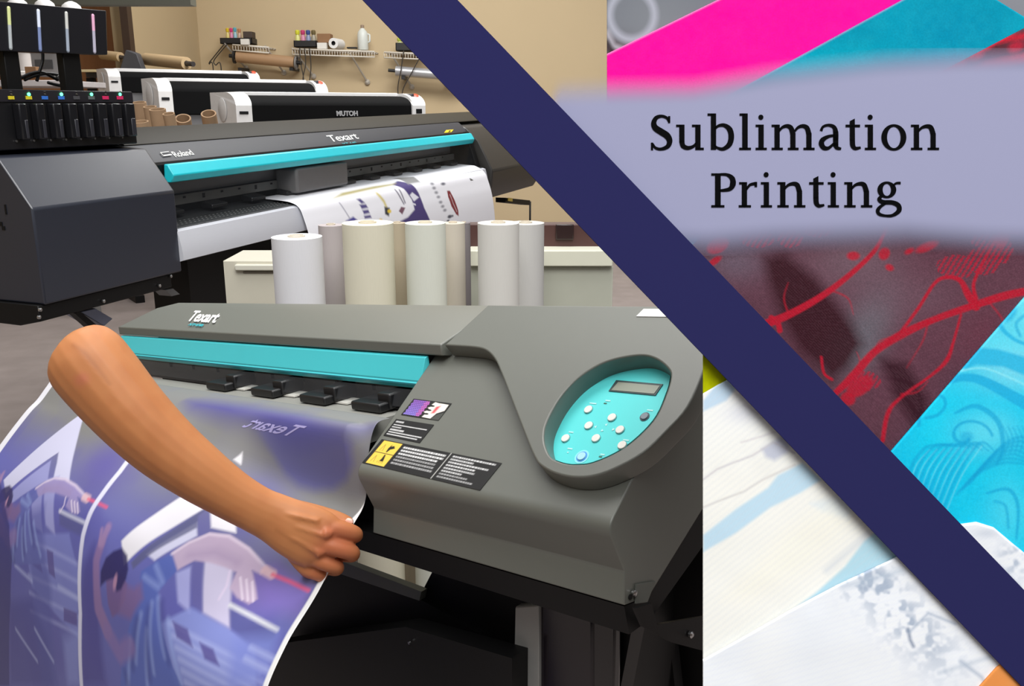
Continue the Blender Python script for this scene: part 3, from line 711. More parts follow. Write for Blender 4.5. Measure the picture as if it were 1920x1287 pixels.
# cables behind the posts
for pts in (((80, 96), (80, 115), (74, 135), (69, 152)), ((40, 146), (58, 138), (80, 136), (108, 150)), ((46, 150), (66, 142), (90, 138), (118, 142)), ((90, 155), (110, 160), (140, 163), (152, 165))):
    P = [on_plane(x, y, FP(0, .34, 0), fq) for x, y in pts]
    MB().tube([Vector(q) for q in smooth_pts(P, 8)], .0055, 8).build('cable', BLACK, tw, smooth='all')
p = on_plane(107, 141, FP(0, .34, 0), fq)
MB().tube([p, p + fw * .02 - fz * .02], .01, 10).build('plug', WHITE, tw, smooth=True)

# ================================================================== PARTITION AND FABRIC ROLLS BETWEEN THE PRINTERS
PYY = 2.62
def V2(x, y, Y=PYY): return at_y(x, y, Y)
def pbox(name, x0, y0, x1, y1, Y, dep, m, par=None, tofloor=False, bev=.003):
    a, b = V2(x0, y1, Y), V2(x1, y0, Y)
    return MB().box((a.x, Y, 0 if tofloor else a.z), (b.x, Y + dep, b.z)).build(name, m, par, bevel=bev)
PALE = mat('pale_counter', (176, 178, 164), .6, var=.03); PALE2 = mat('pale_ledge', (214, 214, 196), .5, var=.03)
t = thing('low_counter', 'pale low counter with dark reddish back panel, behind the standing fabric rolls', 'counter', Vector((V2(850, 500).x, PYY + .12, 0)))
pbox('front_panel', 600, 500, 1150, 700, PYY, .2, PALE, t, True)
pbox('ledge', 880, 470, 1150, 500, PYY - .02, .24, PALE2, t)
pbox('back_panel', 872, 421, 1150, 471, PYY + .06, .06, mat('reddish_panel', (74, 46, 42), .5, var=.2, scale=6), t)
pbox('dark_window', 1042, 421, 1076, 450, PYY + .05, .01, mat('dark_window_panel', (44, 30, 30), .3), t)
t = thing('drawer_cabinet', 'cream cabinet with a dark handle groove, beside the black stand leg', 'cabinet', Vector((V2(500, 500).x, PYY + .1, 0)))
pbox('body', 435, 489, 588, 700, PYY + .0, .2, mat('cream_cabinet', (196, 192, 176), .55, var=.03), t, True)
pbox('handle_groove', 455, 509.5, 512, 513.5, PYY - .004, .006, mat('groove_brown', (120, 112, 100), .6), t)
pbox('top_board', 440, 497, 588, 508, PYY - .015, .2, mat('cream_board', (204, 202, 188), .5, var=.03), t)
def stand_roll(x0, x1, yt, Y, rgb, label, flap=None):
    cx = (x0 + x1) / 2; p = at_y(cx, yt, Y); s_ = depth(p) / F; r = (x1 - x0) / 2 * s_
    top = at_y(cx, yt - 3, Y).z
    m = mat('cloth_roll_%02x%02x%02x' % rgb, rgb, .85, spec=.1, var=.04, stretch=(30, 30, 1), bump=.15)
    t = thing('fabric_roll', label, 'fabric roll', Vector((p.x, Y, 0)), 'fabric rolls standing behind the near printer')
    # spiral-wound outline
    n = 72; out = []
    for k in range(n + 1):
        w = 2 * math.pi * k / n; rr = r * (1 - .045 * (1 - k / n)); out.append(Vector((p.x + rr * math.cos(w + (flap or 2)), Y + rr * math.sin(w + (flap or 2)), 0)))
    hi = [Vector((q.x, q.y, top)) for q in out]
    hole = [Vector((p.x + r * .3 * math.cos(2 * math.pi * k / 20), Y + r * .3 * math.sin(2 * math.pi * k / 20), 0)) for k in range(20)]
    MB().prism(out, hi).build('cloth', m, t, smooth=True)
    MB().pipe(Vector((p.x, Y, top - .05)), Vector((p.x, Y, top + .004)), r * .34, r * .27).build('core', mat('pale_core', (206, 196, 178), .8), t, smooth=True)
    return t
stand_roll(508, 604, 447, 2.24, (222, 222, 226), 'bluish white fabric roll under the printed sheet, leftmost of the standing rolls')
stand_roll(596, 645, 425, 2.46, (178, 170, 170), 'narrow mauve grey fabric roll between the white and the cream roll')
stand_roll(640, 738, 421, 2.24, (220, 215, 194), 'cream fabric roll, widest one left of the pale green-white roll')
stand_roll(728, 762, 421, 2.45, (176, 164, 142), 'thin tan fabric roll right behind the cream roll')
stand_roll(758, 836, 421, 2.24, (216, 218, 206), 'pale green-white fabric roll in the middle of the standing rolls')
stand_roll(826, 872, 421, 2.40, (200, 192, 178), 'beige fabric roll right of the pale green-white roll')
stand_roll(858, 882, 421, 2.52, (128, 122, 124), 'slim grey fabric roll beside the dark gap')
stand_roll(894, 974, 421, 2.24, (214, 212, 206), 'white fabric roll left in the pair before the dark panel')
stand_roll(950, 1021, 421, 2.42, (196, 195, 192), 'greyish white fabric roll, rightmost of the standing rolls')

# ================================================================== NEAR PRINTER
nu_ = ray(-832, 557).normalized()
ns = ray(3324, -2570); ns = (ns - nu_ * ns.dot(nu_)).normalized()
nd = Vector((ns.x, ns.y, 0)).normalized(); nd = (nd - nu_ * nd.dot(nu_)).normalized()
nvv = nu_.cross(nd)
if nvv.z < 0: nvv = -nvv
NO = at_y(1140, 990, .85)
nn = nu_.cross(ns).normalized()
if nn.z < 0: nn = -nn
def NP(a, b, c): return NO + nu_ * a + nd * b + nvv * c
def NX(x, y, b): return on_plane(x, y, NP(0, b, 0), nd)          # on a plane of constant depth
def NS(x, y, h=0.): return on_plane(x, y, NO + nn * h, nn)       # on the sloped top
def ncoord(P): P = P - NO; return P.dot(nu_), P.dot(nd), P.dot(nvv)
GR = mat('warm_grey_shell', (104, 106, 99), .40, .0, .7, var=.02, scale=60)
GR2 = mat('warm_grey_shell_lower', (98, 101, 95), .5, .0, .45, var=.02, scale=60)
W_ = .427
npn = thing('wide_format_printer', 'grey printer in the foreground with turquoise bar and oval control panel', 'printer', Vector((NP(.7, .2, 0).x, NP(.7, .2, 0).y, 0)))
def nprism(pr, a0, a1, name, m, par=npn, **k):
    return MB().prism([NP(a0, b, c) for b, c in pr], [NP(a1, b, c) for b, c in pr]).build(name, m, par, **k)
sl = lambda s: (s * ns.dot(nd), s * ns.dot(nvv))
# end cap body: rounded ridge, undercut, lower skirt
rp = []
for k in range(9):                                        # ridge rounding
    f = k / 8; A_ = np.array((.005, -.014)); B_ = np.array((0.0, 0.0)); C2 = np.array(sl(.014)); rp.append(tuple((1 - f) ** 2 * A_ + 2 * f * (1 - f) * B_ + f * f * C2))
top = sl(.235)
prof = [(.060, -.100), (.014, -.092), (.021, -.057)] + rp + [top, (.30, top[1]), (.30, .02)]
ecov = nprism(prof, 0, W_, 'end_cover', GR, bevel=.0018, seg=2)
# raised shell with the oval opening
fr_s = frame(NO + nn * .0, -nu_, ns)                       # x to the right along the ridge, y up the slope
H_ = .025
inv = (frame(NO, -nu_, ns)).inverted()
def l2(x, y, h=0.): q = inv @ NS(x, y, h); return (q.x, q.y)
out_px = [(834, 647), (891, 651), (913, 658), (928, 674), (938, 696), (946, 716), (975, 792), (1001, 856), (1018, 876), (1045, 889), (1077, 895), (1110, 893), (1150, 880), (1205, 850), (1250, 808), (1290, 762), (1320, 692), (1332, 650), (1334, 580)]
outer = [l2(x, y, H_) for x, y in out_px]
tl, tr_ = l2(915, 572, H_), l2(1240, 574, H_)
outer = [tuple(p) for p in smooth_pts(outer[:18], 4)] + [(outer[-1][0] * .5 + .012, tr_[1])] + [tl]
hole_px = [(1020, 815), (1023, 838), (1034, 858), (1056, 868), (1080, 871), (1115, 866), (1172, 838), (1224, 789), (1248, 740), (1257, 706), (1252, 691), (1233, 675), (1210, 667), (1182, 668), (1144, 676), (1112, 690), (1077, 715), (1047, 750), (1026, 789)]
hole = [tuple(p) for p in smooth_pts([l2(x, y, H_) for x, y in hole_px], 5, True)]
plate('raised_shell', [outer, hole], fr_s, H_, .0022, GR, npn)
# teal plate in the recess
tp_px = [(1034, 834), (1036, 850), (1047, 864), (1077, 872), (1115, 866), (1172, 838), (1224, 789), (1252, 730), (1256, 707), (1240, 694), (1210, 690), (1150, 703), (1093, 740), (1050, 790)]
tpl = [tuple(p) for p in smooth_pts([l2(x, y, .001) for x, y in hole_px], 5, True)]
CYAN = mat('turquoise_panel', (96, 226, 226), .4, spec=.3, var=.01)
plate('control_panel', [tpl], frame(NO + nn * .0003, -nu_, ns), .0012, 0, CYAN, npn)
panel = bpy.data.objects['control_panel']
fpn = frame(NO + nn * .0016, -nu_, ns)
def l3(x, y): return l2(x, y, .0016)
def disc(cx, cy, r, n=24): return [(cx + r * math.cos(2 * math.pi * k / n), cy + r * math.sin(2 * math.pi * k / n)) for k in range(n)]
plate('display', [[l3(1156, 714), l3(1243.6, 721.6), l3(1229.6, 742.6), l3(1141.7, 734.4)][::-1]], fpn, .001, 0, mat('lcd_frame', (40, 60, 62), .4), panel)
plate('screen', [[l3(1160, 718), l3(1238, 725), l3(1227, 740), l3(1147, 733)][::-1]], frame(NO + nn * .0026, -nu_, ns), .0004, 0, mat('lcd_grey', (140, 146, 130), .25), panel)
BW = mat('white_button', (240, 238, 230), .45)
for x, y in ((1103.7, 769), (1148, 784), (1104.4, 799), (1163, 807), (1061, 823), (1118, 823), (1167, 836)):
    c_ = l3(x, y); plate('button_ring', [disc(c_[0], c_[1], .0060)], fpn, .0003, 0, mat('button_shadow_ring', (70, 170, 172), .5), panel)  # darker teal disc paints a shadow rim under each white button
    plate('button', [disc(c_[0], c_[1], .0053)], fpn, .002, .0006, BW, panel)
c_ = l3(1091, 857); plate('button_ring', [disc(c_[0], c_[1], .0092)], fpn, .0003, 0, mat('pale_blue_ring', (150, 240, 246), .5), panel)
plate('button_ring', [disc(c_[0], c_[1], .0070)], fpn, .0005, 0, mat('blue_ring', (80, 160, 235), .5), panel)
plate('power_button', [disc(c_[0], c_[1], .0053)], fpn, .002, .0006, mat('pale_blue_button', (176, 232, 250), .45), panel, label='pale blue ringed round button')
c_ = l3(1209, 782); plate('button_ring', [disc(c_[0], c_[1], .0060)], fpn, .0006, 0, mat('grey_ring', (70, 90, 100), .5), panel)
plate('menu_button', [disc(c_[0], c_[1], .0046)], fpn, .002, .0006, mat('grey_button', (130, 140, 150), .45), panel, label='grey round button at the right')
mk = MB()
for x, y, w_ in ((1112, 757, .010), (1140, 752, .007), (1219, 770, .008), (1071, 811, .007), (1069, 842, .007), (1174, 826, .008), (1130, 853, .006), (1065, 849, .002)):
    q = l3(x, y); mk.prism([fpn @ Vector((q[0] + a, q[1] + b, 0)) for a, b in ((-w_ / 2, -.0009), (w_ / 2, -.0009), (w_ / 2, .0009), (-w_ / 2, .0009))], nn * .0004)
for x, y, r_ in ((1117, 801, math.pi), (1137, 797, .9), (1129, 808, 4.0), (1150, 806, 0)):
    q = l3(x, y); mk.prism([fpn @ Vector((q[0] + .0022 * math.cos(r_ + k * 2.094), q[1] + .0022 * math.sin(r_ + k * 2.094), 0)) for k in range(3)], nn * .0004)
mk.build('panel_print', mat('pale_print', (190, 246, 244), .5), panel)
mk = MB()
for x, y in ((1135, 757), (1126, 857)):
    q = l3(x, y); mk.prism([fpn @ Vector((q[0] + a, q[1] + b, 0)) for a, b in ((-.002, -.0007), (.002, -.0007), (.002, .0007), (-.002, .0007))], nn * .0005)
mk.build('panel_slot', mat('panel_slot_green', (60, 110, 90), .5), panel)
# stickers on the slope (printed: pattern painted in the sticker's own plane)
def sticker(px4, nx, ny, fn, name, label):
    """px4: bottom-left, bottom-right, top-right, top-left"""
    q = [NS(x, y, .0006) for x, y in px4]; V = []; UV = []
    for i in range(nx):
        for j in range(ny):
            f, g = i / (nx - 1), j / (ny - 1)
            V.append((q[0] * (1 - f) + q[1] * f) * (1 - g) + (q[3] * (1 - f) + q[2] * f) * g); UV.append((f, g))
    UV = np.array(UV); p_ = Paint(UV[:, 0], UV[:, 1], (30, 30, 30)); fn(p_)
    me = grid_mesh(name, np.array([tuple(v) for v in V]), nx, ny, p_.C)
    o = finish(name, me, printed('sticker_print', .45, .4), ecov, label=label); solid(o, .0003, 1.); return o
def dashes(p_, x0, x1, y, h, seed, col=(225, 225, 225), op=.9):
    r = random.Random(seed); x = x0
    while x < x1:
        w = r.uniform(.008, .02) * (x1 - x0 + .6); p_.poly([(x, y - h / 2), (min(x + w, x1), y - h / 2), (min(x + w, x1), y + h / 2), (x, y + h / 2)], col, .006, op); x += w + .006
def st1(p_):
    for i in range(9):
        for j in range(9):
            x = .06 + i * .048 + (j % 2) * .02; y = .1 + j * .1
            if x < .48: p_.ell((x, y), .02, .042, (150 - 0 * j, 130 - 4 * j, 230 - 4 * j) if x < .36 else (200, 110, 200), .012)
    p_.poly([(.55, .05), (.78, .03), (.83, .35), (.97, .55), (.96, .9), (.7, .92), (.6, .95), (.56, .8), (.62, .72), (.52, .6), (.6, .5), (.5, .35), (.58, .25)], (238, 232, 218), .012)
    for y in (.25, .47, .72): p_.ell((.60, y), .06, .05, (20, 20, 20), .01)
    p_.poly([(.7, .3), (.78, .35), (.8, .8), (.7, .7)], (206, 80, 90), .03)
    p_.poly([(.8, 0), (1, 0), (1, .45), (.86, .3)], (70, 72, 68), .01)
def st2(p_):
    dashes(p_, .05, .26, .86, .09, 1); dashes(p_, .05, .93, .68, .055, 2); dashes(p_, .05, .30, .55, .055, 3)
    dashes(p_, .05, .42, .40, .09, 4); dashes(p_, .05, .95, .26, .055, 5); dashes(p_, .05, .88, .13, .055, 6)
def st3(p_):
    p_.poly([(.03, .03), (.20, .03), (.20, .97), (.03, .97)], (236, 196, 78), .003)
    p_.poly([(.03, .49), (.20, .49), (.20, .51), (.03, .51)], (40, 36, 30), .002)
    for y in (.12, .58): p_.line([(.055, y), (.085, y), (.07, y + .26), (.055, y)], .004, (120, 100, 50), .003)
    p_.poly([(.12, .56), (.13, .55), (.14, .68), (.17, .75), (.15, .84), (.13, .8), (.125, .88), (.115, .72)], (30, 28, 24), .004)
    p_.poly([(.125, .2), (.16, .2), (.155, .28), (.14, .46), (.128, .46), (.13, .28)], (30, 28, 24), .004)
    for x in (.115, .13, .145, .16): p_.line([(x, .12), (x, .2)], .003, (60, 52, 30), .002)
    for k, (w, op) in enumerate(((.6, 1), (.6, 1), (.57, 1), (.58, .45), (.585, .45), (.59, .5))): dashes(p_, .23, .23 + (w - .23) * .97, .86 - k * .125, .07, 10 + k, op=op)
    p_.poly([(.613, 0), (.618, 0), (.618, 1), (.613, 1)], (210, 210, 205), .003)
    for k, (w, op) in enumerate(((.97, .9), (.82, .9), (.95, .9), (.87, .9), (.88, .8), (.80, .8), (.86, .5), (.92, .5))): dashes(p_, .645, w, .90 - k * .11, .06, 30 + k, op=op)
sticker(((752, 778), (822, 789), (847, 757), (776, 748)), 130, 60, st1, 'picture_sticker', 'dark sticker with a purple pattern and white hand picture')
sticker(((719, 817), (787, 831), (814, 797), (743, 786)), 150, 60, st2, 'text_sticker', 'small black sticker with lines of white text')
sticker(((679, 868), (900, 920), (941, 869), (716, 824)), 320, 80, st3, 'warning_sticker', 'long black sticker with yellow warning pictograms')
# white label near the top right
P = [NS(x, y, H_ + .0003) for x, y in ((1193, 594), (1262, 595), (1245, 580), (1207, 580))]
MB().prism(P, nn * .0006).build('white_label', mat('white_paper', (232, 232, 230), .8), npn)
# screws and small plate at the lower right end
P = [on_plane(x, y, NP(-.001, 0, 0), nu_) for x, y in ((1190, 1132), (1212, 1129), (1227, 1090), (1191, 1096))]
MB().prism(P, -nu_ * .0015).build('corner_plate', GR2, ecov)
c_ = on_plane(1187, 1112, NP(-.001, 0, 0), nu_); MB().lathe(c_, [(.0036, 0), (.0036, .003), (.002, .004)], -nu_, 14).build('screw', STEEL, ecov, smooth=True)
c_ = on_plane(1181, 1120, NP(-.0005, 0, 0), nu_); MB().lathe(c_, [(.003, 0), (.003, .0012)], -nu_, 12).build('screw_hole', INNER, ecov)
# long top cover with dark front lip
AL = 1.46
tcov = nprism([(.150, .1465), (.245, .1725), (.30, .176), (.30, .10), (.26, .10), (.16, .128), (.150, .130)], W_ - .035, AL, 'top_cover', GR, bevel=.002)
# turquoise bar: upper face, groove, lower lip
nprism([(.155, .128), (.148, .126), (.135, .094), (.136, .0925), (.133, .090), (.137, .082), (.155, .082)], W_, AL - .01, 'front_bar', mat('turquoise_bar', (72, 196, 204), .35, spec=.4, var=.02), bevel=.001)
nprism([(.133, .0905), (.1325, .0885), (.14, .0885), (.14, .0905)], W_, AL - .01, 'bar_seam', mat('seam_teal', (30, 110, 120), .5))
# interior
nprism([(.295, .12), (.30, .12), (.30, -.06), (.295, -.06)], W_, AL, 'back_plate', INNER)
nprism([(.25, .105), (.255, .105), (.255, .068), (.25, .068)], W_, AL, 'guide_rail', mat('rail_dark_grey', (86, 84, 82), .4, .2))
nprism([(.18, .078), (.185, .078), (.185, .030), (.18, .030)], W_, AL, 'sensor_strip', mat('strip_grey', (88, 88, 88), .5))
nprism([(.052, .0505), (.128, .0475), (.128, .02), (.056, .02), (.0515, .03)], W_ + .036, 1.62, 'platen', mat('platen_grey', (150, 150, 144), .4, .1), bevel=.001)
hl = MB()
for k in range(9):
    a = .50 + k * .1
    c0_ = NP(a, .1795, .062); hl.prism([c0_ + nu_ * x + nvv * z for x, z in ((-.004, -.004), (.004, -.004), (.004, .004), (-.004, .004))], -nd * .0008)
hl.build('strip_slots', INNER, npn)
for px, py in ((403, 727), (490, 745), (585, 766), (684, 776)):
    a, b, c = ncoord(on_plane(px, py, NP(0, .10, 0), nd))
    g = MB(); g.box((a - .040, .098, .050), (a + .030, .150, .064), NP); g.box((a - .045, .115, .052), (a - .015, .160, .076), NP)
    g.build('pinch_roller', BLACK, npn, bevel=.003)
for k, px in enumerate((443, 535, 632, 705)):
    a, b, c = ncoord(on_plane(px, 742 + k * 16, NP(0, .12, 0), nd))
    MB().box((a - .030, .12, .049), (a + .026, .150, .0515), NP).build('edge_strip', mat('off_white_strip', (222, 220, 212), .5), npn)
nprism([(.128, .082), (.129, .082), (.118, .058), (.117, .058)], W_ + .002, AL - .02, 'window_pane', mat('clear_pane', (90, 92, 96), .06, alpha=.12, spec=.45))
# silver flap at the left
P = [NX(x, y, .16) for x, y in ((330, 724), (352, 731), (350, 742), (336, 744))]
MB().prism(P, nd * .01).build('edge_guide', mat('guide_silver', (150, 150, 146), .4, .3), npn)
# lower body and stand
nprism([(.062, -.102), (.016, -.094), (.02, -.128), (.06, -.128), (.3, -.04), (.3, -.02), (.1, -.05)], .002, 1.40, 'chassis_beam', BLACKM)
nprism([(.30, .1), (.305, .1), (.305, -.03), (.30, -.03)], 0, AL, 'rear_plate', BLACKM)
def lpoly(name, pts, b, dep, m, **k):
    return MB().prism([NX(x, y, b) for x, y in pts], nd * dep).build(name, m, npn, **k)
lpoly('side_plate', [(817, 1060), (1175, 1140), (1190, 1150), (1158, 1320), (760, 1320), (786, 1120)], .10, .03, BLACKM)
# lower crossbeam and black backing for the dark beneath
lpoly('crossbeam', [(440, 1000), (600, 1060), (788, 1124), (900, 1190), (900, 1330), (440, 1330)], .09, .03, BLACKM)
lpoly('take_up_beam', [(503, 1212), (556, 1203), (760, 1176), (960, 1235), (960, 1330), (503, 1330)], .04, .03, BLACKM)
lpoly('silver_rail', [(600, 1038), (790, 1110), (786, 1127), (600, 1064)], .085, .012, mat('dull_rail', (120, 122, 114), .35, .6))
lpoly('shade_backing', [(900, 1000), (1330, 1000), (1330, 1340), (640, 1340), (640, 1150), (860, 1150)], .33, .02, BLACKM)  # black sheet added to stand for the dark beneath the printer
# aluminium post and smoked dark panel
lpoly('aluminium_post', [(966, 1138), (1010, 1135), (1010, 1330), (962, 1330)], .07, .012, mat('post_grey', (150, 150, 147), .45, .2), bevel=.002)
lpoly('smoked_cover', [(1010, 1128), (1112, 1150), (1112, 1330), (1010, 1330)], .075, .015, mat('smoked_purple', (24, 19, 26), .15), bevel=.006)
lpoly('smoked_cover', [(1112, 1150), (1152, 1166), (1149, 1330), (1112, 1330)], .078, .015, mat('smoked_dark', (34, 32, 34), .2), bevel=.004)
lpoly('torn_label', [(1028, 1127), (1040, 1129), (1047, 1134), (1062, 1134), (1070, 1141), (1092, 1146), (1075, 1147), (1050, 1143), (1036, 1137)], .06, .001, mat('torn_white', (190, 188, 184), .7))
# right hand bracket with bolt
P = [on_plane(x, y, NP(-.012, 0, 0), nu_) for x, y in ((1185, 1140), (1216, 1130), (1226, 1170), (1316, 1155), (1316, 1220), (1255, 1204), (1200, 1174))]
MB().prism(P, -nu_ * .004).build('side_bracket', BLACKM, npn)
c_ = on_plane(1293, 1190, NP(-.017, 0, 0), nu_); MB().lathe(c_, [(.0038, 0), (.0038, .003), (.002, .0045)], -nu_, 14).build('bolt', STEEL, npn, smooth=True)
P = [on_plane(x, y, NP(-.006, 0, 0), nu_) for x, y in ((1320, 700), (1318, 860), (1240, 1140), (1180, 1140), (1255, 1210), (1272, 1330), (1150, 1330), (1150, 1140), (1216, 1125), (1302, 880))]
lpoly('rear_skirt', [(1150, 1140), (1322, 900), (1322, 1160), (1255, 1195), (1270, 1330), (1150, 1330)], .29, .02, BLACKM)
for x, y in ((823, 1195), (769, 1205), (740, 1176)):
    c_ = NX(x, y, .038 if y > 1200 else .088); MB().lathe(c_, [(.002, 0), (.002, .003)], -nd, 10).build('bolt', STEEL, npn, smooth=True)
lpoly('lower_rail', [(884, 1216), (900, 1212), (965, 1240), (962, 1248)], .05, .006, mat('post_grey', (120, 120, 118), .4, .5))
# stand legs down to the floor
for a in (.12, 1.3):
    A4 = [NP(a, .18, -.15), NP(a + .1, .18, -.15), NP(a + .1, .3, -.15), NP(a, .3, -.15)]
    MB().hexa([Vector((p.x, p.y, 0)) for p in A4], A4).build('stand_leg', BLACKM, npn)
# lettering on the top cover
cdir = (NP(0, .245, .1725) - NP(0, .150, .150)).normalized(); cn_ = cdir.cross(-nu_).normalized()
if cn_.z < 0: cn_ = -cn_
def onc(x, y): return on_plane(x, y, NP(.9, .150, .150) + cn_ * .0008, cn_)
for txt, x0, y0, x1, y1, x2, y2, m_ in (('Texart', 349, 602.5, 402, 606, 366, 583, LWHITE), ('XT-640', 352, 610.5, 378, 612.5, 357, 606.5, mat('teal_lettering', (60, 176, 186), .5))):
    A, B, T_ = onc(x0, y0), onc(x1, y1), onc(x2, y2); me = text_mesh(txt, 1, None, shear=.0, ext=.0006, bold=.02)
    xs_ = [v.co.x for v in me.vertices]; ys_ = [v.co.y for v in me.vertices]
    w0, h0, mx_, my_ = max(xs_) - min(xs_), max(ys_) - min(ys_), min(xs_), min(ys_)
    for v in me.vertices:
        f, g = (v.co.x - mx_) / w0, (v.co.y - my_) / h0; P = A + (B - A) * f + (T_ - A) * g + cn_ * v.co.z; v.co = P
    finish('lettering', me, m_, tcov, label='%s "%s" lettering' % ('white' if m_ is LWHITE else 'teal', txt))

# ================================================================== LARGE PRINTED SHEET
def nsheet_prof(f):
    """f 0 = right edge, 1 = left edge: profile (b, c) from the platen forward and down"""
    R = [(.075, .0542), (.05, .0524), (.032, .020), (.014, -.045), (-.018, -.078), (-.082, -.141), (-.140, -.190), (-.185, -.25), (-.20, -.33), (-.205, -.45), (-.205, -.58)]
    M_ = [(.075, .0545), (.05, .0528), (.02, .045), (-.03, .020), (-.075, -.014), (-.13, -.058), (-.165, -.10), (-.193, -.170), (-.212, -.26), (-.225, -.37), (-.235, -.56)]
    Lf = [(.075, .0545), (.05, .0530), (.025, .030), (-.0, .006), (-.03, -.016), (-.092, -.073), (-.145, -.13), (-.185, -.20), (-.205, -.29), (-.215, -.40), (-.225, -.58)]
    R, M_, Lf = map(np.array, (R, M_, Lf))
    if f < .5:
        w = np.full((len(R), 1), .5 - .5 * math.cos(math.pi * f * 2)); w[:3] = max(w[0, 0], min(1, f / .03)); return R * (1 - w) + M_ * w
    w = .5 - .5 * math.cos(math.pi * (f * 2 - 1)); return M_ * (1 - w) + Lf * w
A0, A1 = .433, 1.60
nu2, nv2 = 620, 500; V = []; SU = []; SV = []
for i in range(nu2):
    f = i / (nu2 - 1); pf = np.array(smooth_pts(nsheet_prof(f), 12)); L = np.concatenate([[0], np.cumsum(np.hypot(*np.diff(pf, axis=0).T))])
    s = np.linspace(0, L[-1], nv2); b = np.interp(s, L, pf[:, 0]); c = np.interp(s, L, pf[:, 1]); a = A0 + (A1 - A0) * f
    for j in range(nv2):
        V.append(NP(a, b[j], c[j])); SU.append(a); SV.append(s[j] - L[48] + .165)
V = np.array([tuple(v) for v in V]); SU = np.array(SU); SV = np.array(SV)
PX, PY = projv(V)
NSH = V.copy(); NSU, NSV, NPX, NPY = SU, SV, PX, PY
NDEP = (NSH - np.array(CAM)) @ np.array(FWD)
def s_at(x, y):
    d = (NPX - x) ** 2 + (NPY - y) ** 2; c = np.nonzero(d < d.min() + 12)[0]; c = c[NDEP[c] < NDEP[c].min() + .02]
    c = c[np.argsort(d[c])[:4]]; w = 1 / (d[c] + .05); return ((NSU[c] * w).sum() / w.sum(), (NSV[c] * w).sum() / w.sum())
def sp_(*pts): return [s_at(x, y) for x, y in pts]
S_ = .0025
q = Paint(SU, SV, (126, 126, 125))
n1 = vnoise(SU + 3, SV + 3, .10, 3); n2 = vnoise(SU + 3, SV + 3, .05, 5)
lowmix = np.clip((SV - .15 - .05 * (A1 - SU - .3)) / .13, 0, 1)
q.mix(lowmix * .85, (84, 88, 172)); q.mix(n1 * .30 * lowmix, (130, 134, 206))
q.mix(np.clip((n2 - .5) * 1.2, 0, .35) * np.clip(lowmix + .2, 0, 1), (84, 80, 160))
def blobpx(x, y, rx, ry, c, op, ang=0.): q.blob(s_at(x, y), rx, ry, c, op, ang)
blobpx(200, 870, .10, .06, (92, 84, 160), .75); blobpx(60, 860, .12, .04, (112, 112, 176), .6); blobpx(470, 950, .07, .06, (88, 84, 166), .7)
blobpx(20, 1010, .12, .1, (84, 86, 170), .7); blobpx(330, 1000, .10, .05, (100, 98, 170), .6); blobpx(480, 1110, .05, .04, (120, 100, 170), .6)
# purple head strip with lettering, rounded patch at right
q.poly(sp_((350, 752), (430, 757), (560, 778), (700, 802), (640, 820), (560, 838), (500, 830), (440, 800), (360, 768)), (74, 70, 140), .02, .9)
q.poly(sp_((480, 800), (560, 790), (640, 812), (658, 835), (662, 870), (650, 900), (625, 918), (590, 921), (560, 912), (535, 890), (510, 850)), (92, 92, 156), .008, .75)
blobpx(455, 830, .06, .035, (150, 150, 150), .7)
# second and third panel graphics
WHT = (236, 234, 240); LAV = (176, 178, 226)
def arrow(pts, col=WHT, op=.95): q.poly(sp_(*pts), col, S_, op)
arrow([(161, 771), (7, 901), (11, 926), (110, 849), (107, 869), (100, 900), (130, 903)], (206, 206, 232))
arrow([(96, 864), (20, 925), (22, 945), (90, 900)], (160, 162, 214), .8)
arrow([(352, 924), (228, 1015), (233, 1060), (392, 949), (386, 930)])
arrow([(455, 848), (438, 862), (452, 872)], WHT)
arrow([(394, 948), (443, 970), (443, 1000), (396, 990)], WHT)
arrow([(369, 980), (275, 1040), (290, 1052), (370, 1005)], (214, 214, 238), .9)
q.poly(sp_((392, 952), (372, 968), (370, 990), (250, 1068), (246, 1056), (385, 955)), (92, 94, 132), S_, .85)
# light pillars and blue window bands
for P, c_, op in (([(384, 1050), (438, 1052), (432, 1180), (380, 1150)], (206, 200, 226), .9), ([(330, 1075), (360, 1062), (356, 1150), (334, 1130)], (170, 172, 224), .85),
                  ([(360, 1040), (384, 1036), (380, 1150), (360, 1135)], (100, 98, 160), .9), ([(300, 1170), (360, 1140), (432, 1180), (480, 1215), (480, 1287), (330, 1287)], (138, 150, 214), .8),
                  ([(430, 1140), (520, 1185), (500, 1240), (432, 1178)], (88, 92, 150), .8), ([(88, 900), (112, 893), (104, 1005), (86, 985)], (160, 162, 214), .8), ([(60, 930), (82, 915), (80, 1000), (62, 985)], (150, 152, 208), .8),
                  ([(112, 960), (158, 982), (150, 1005), (112, 985)], (84, 86, 140), .8), ([(50, 1000), (130, 1000), (150, 1080), (150, 1200), (60, 1100)], (128, 136, 204), .7)):
    q.poly(sp_(*P), c_, S_ * 1.4, op)
for k in range(6):
    x0, y0 = 318 + k * 6, 1170 + k * 22; q.line(sp_((x0, y0), (x0 + 90, y0 + 48), (x0 + 170, y0 + 90)), .006, (176, 184, 232), .004, .55)
for k in range(5):
    x0, y0 = 50 + k * 2, 1010 + k * 34; q.line(sp_((x0, y0), (x0 + 50, y0 + 24), (x0 + 95, y0 + 48)), .006, (170, 176, 228), .004, .5)
for P in ([(324, 1165), (352, 1180), (362, 1215), (332, 1196)], [(374, 1205), (400, 1218), (412, 1250), (384, 1236)], [(58, 1020), (72, 1026), (80, 1075), (62, 1060)], [(88, 1030), (100, 1036), (104, 1085), (92, 1075)], [(120, 1140), (145, 1150), (145, 1175), (120, 1165)]):
    q.poly(sp_(*P), (86, 78, 146), S_, .85)
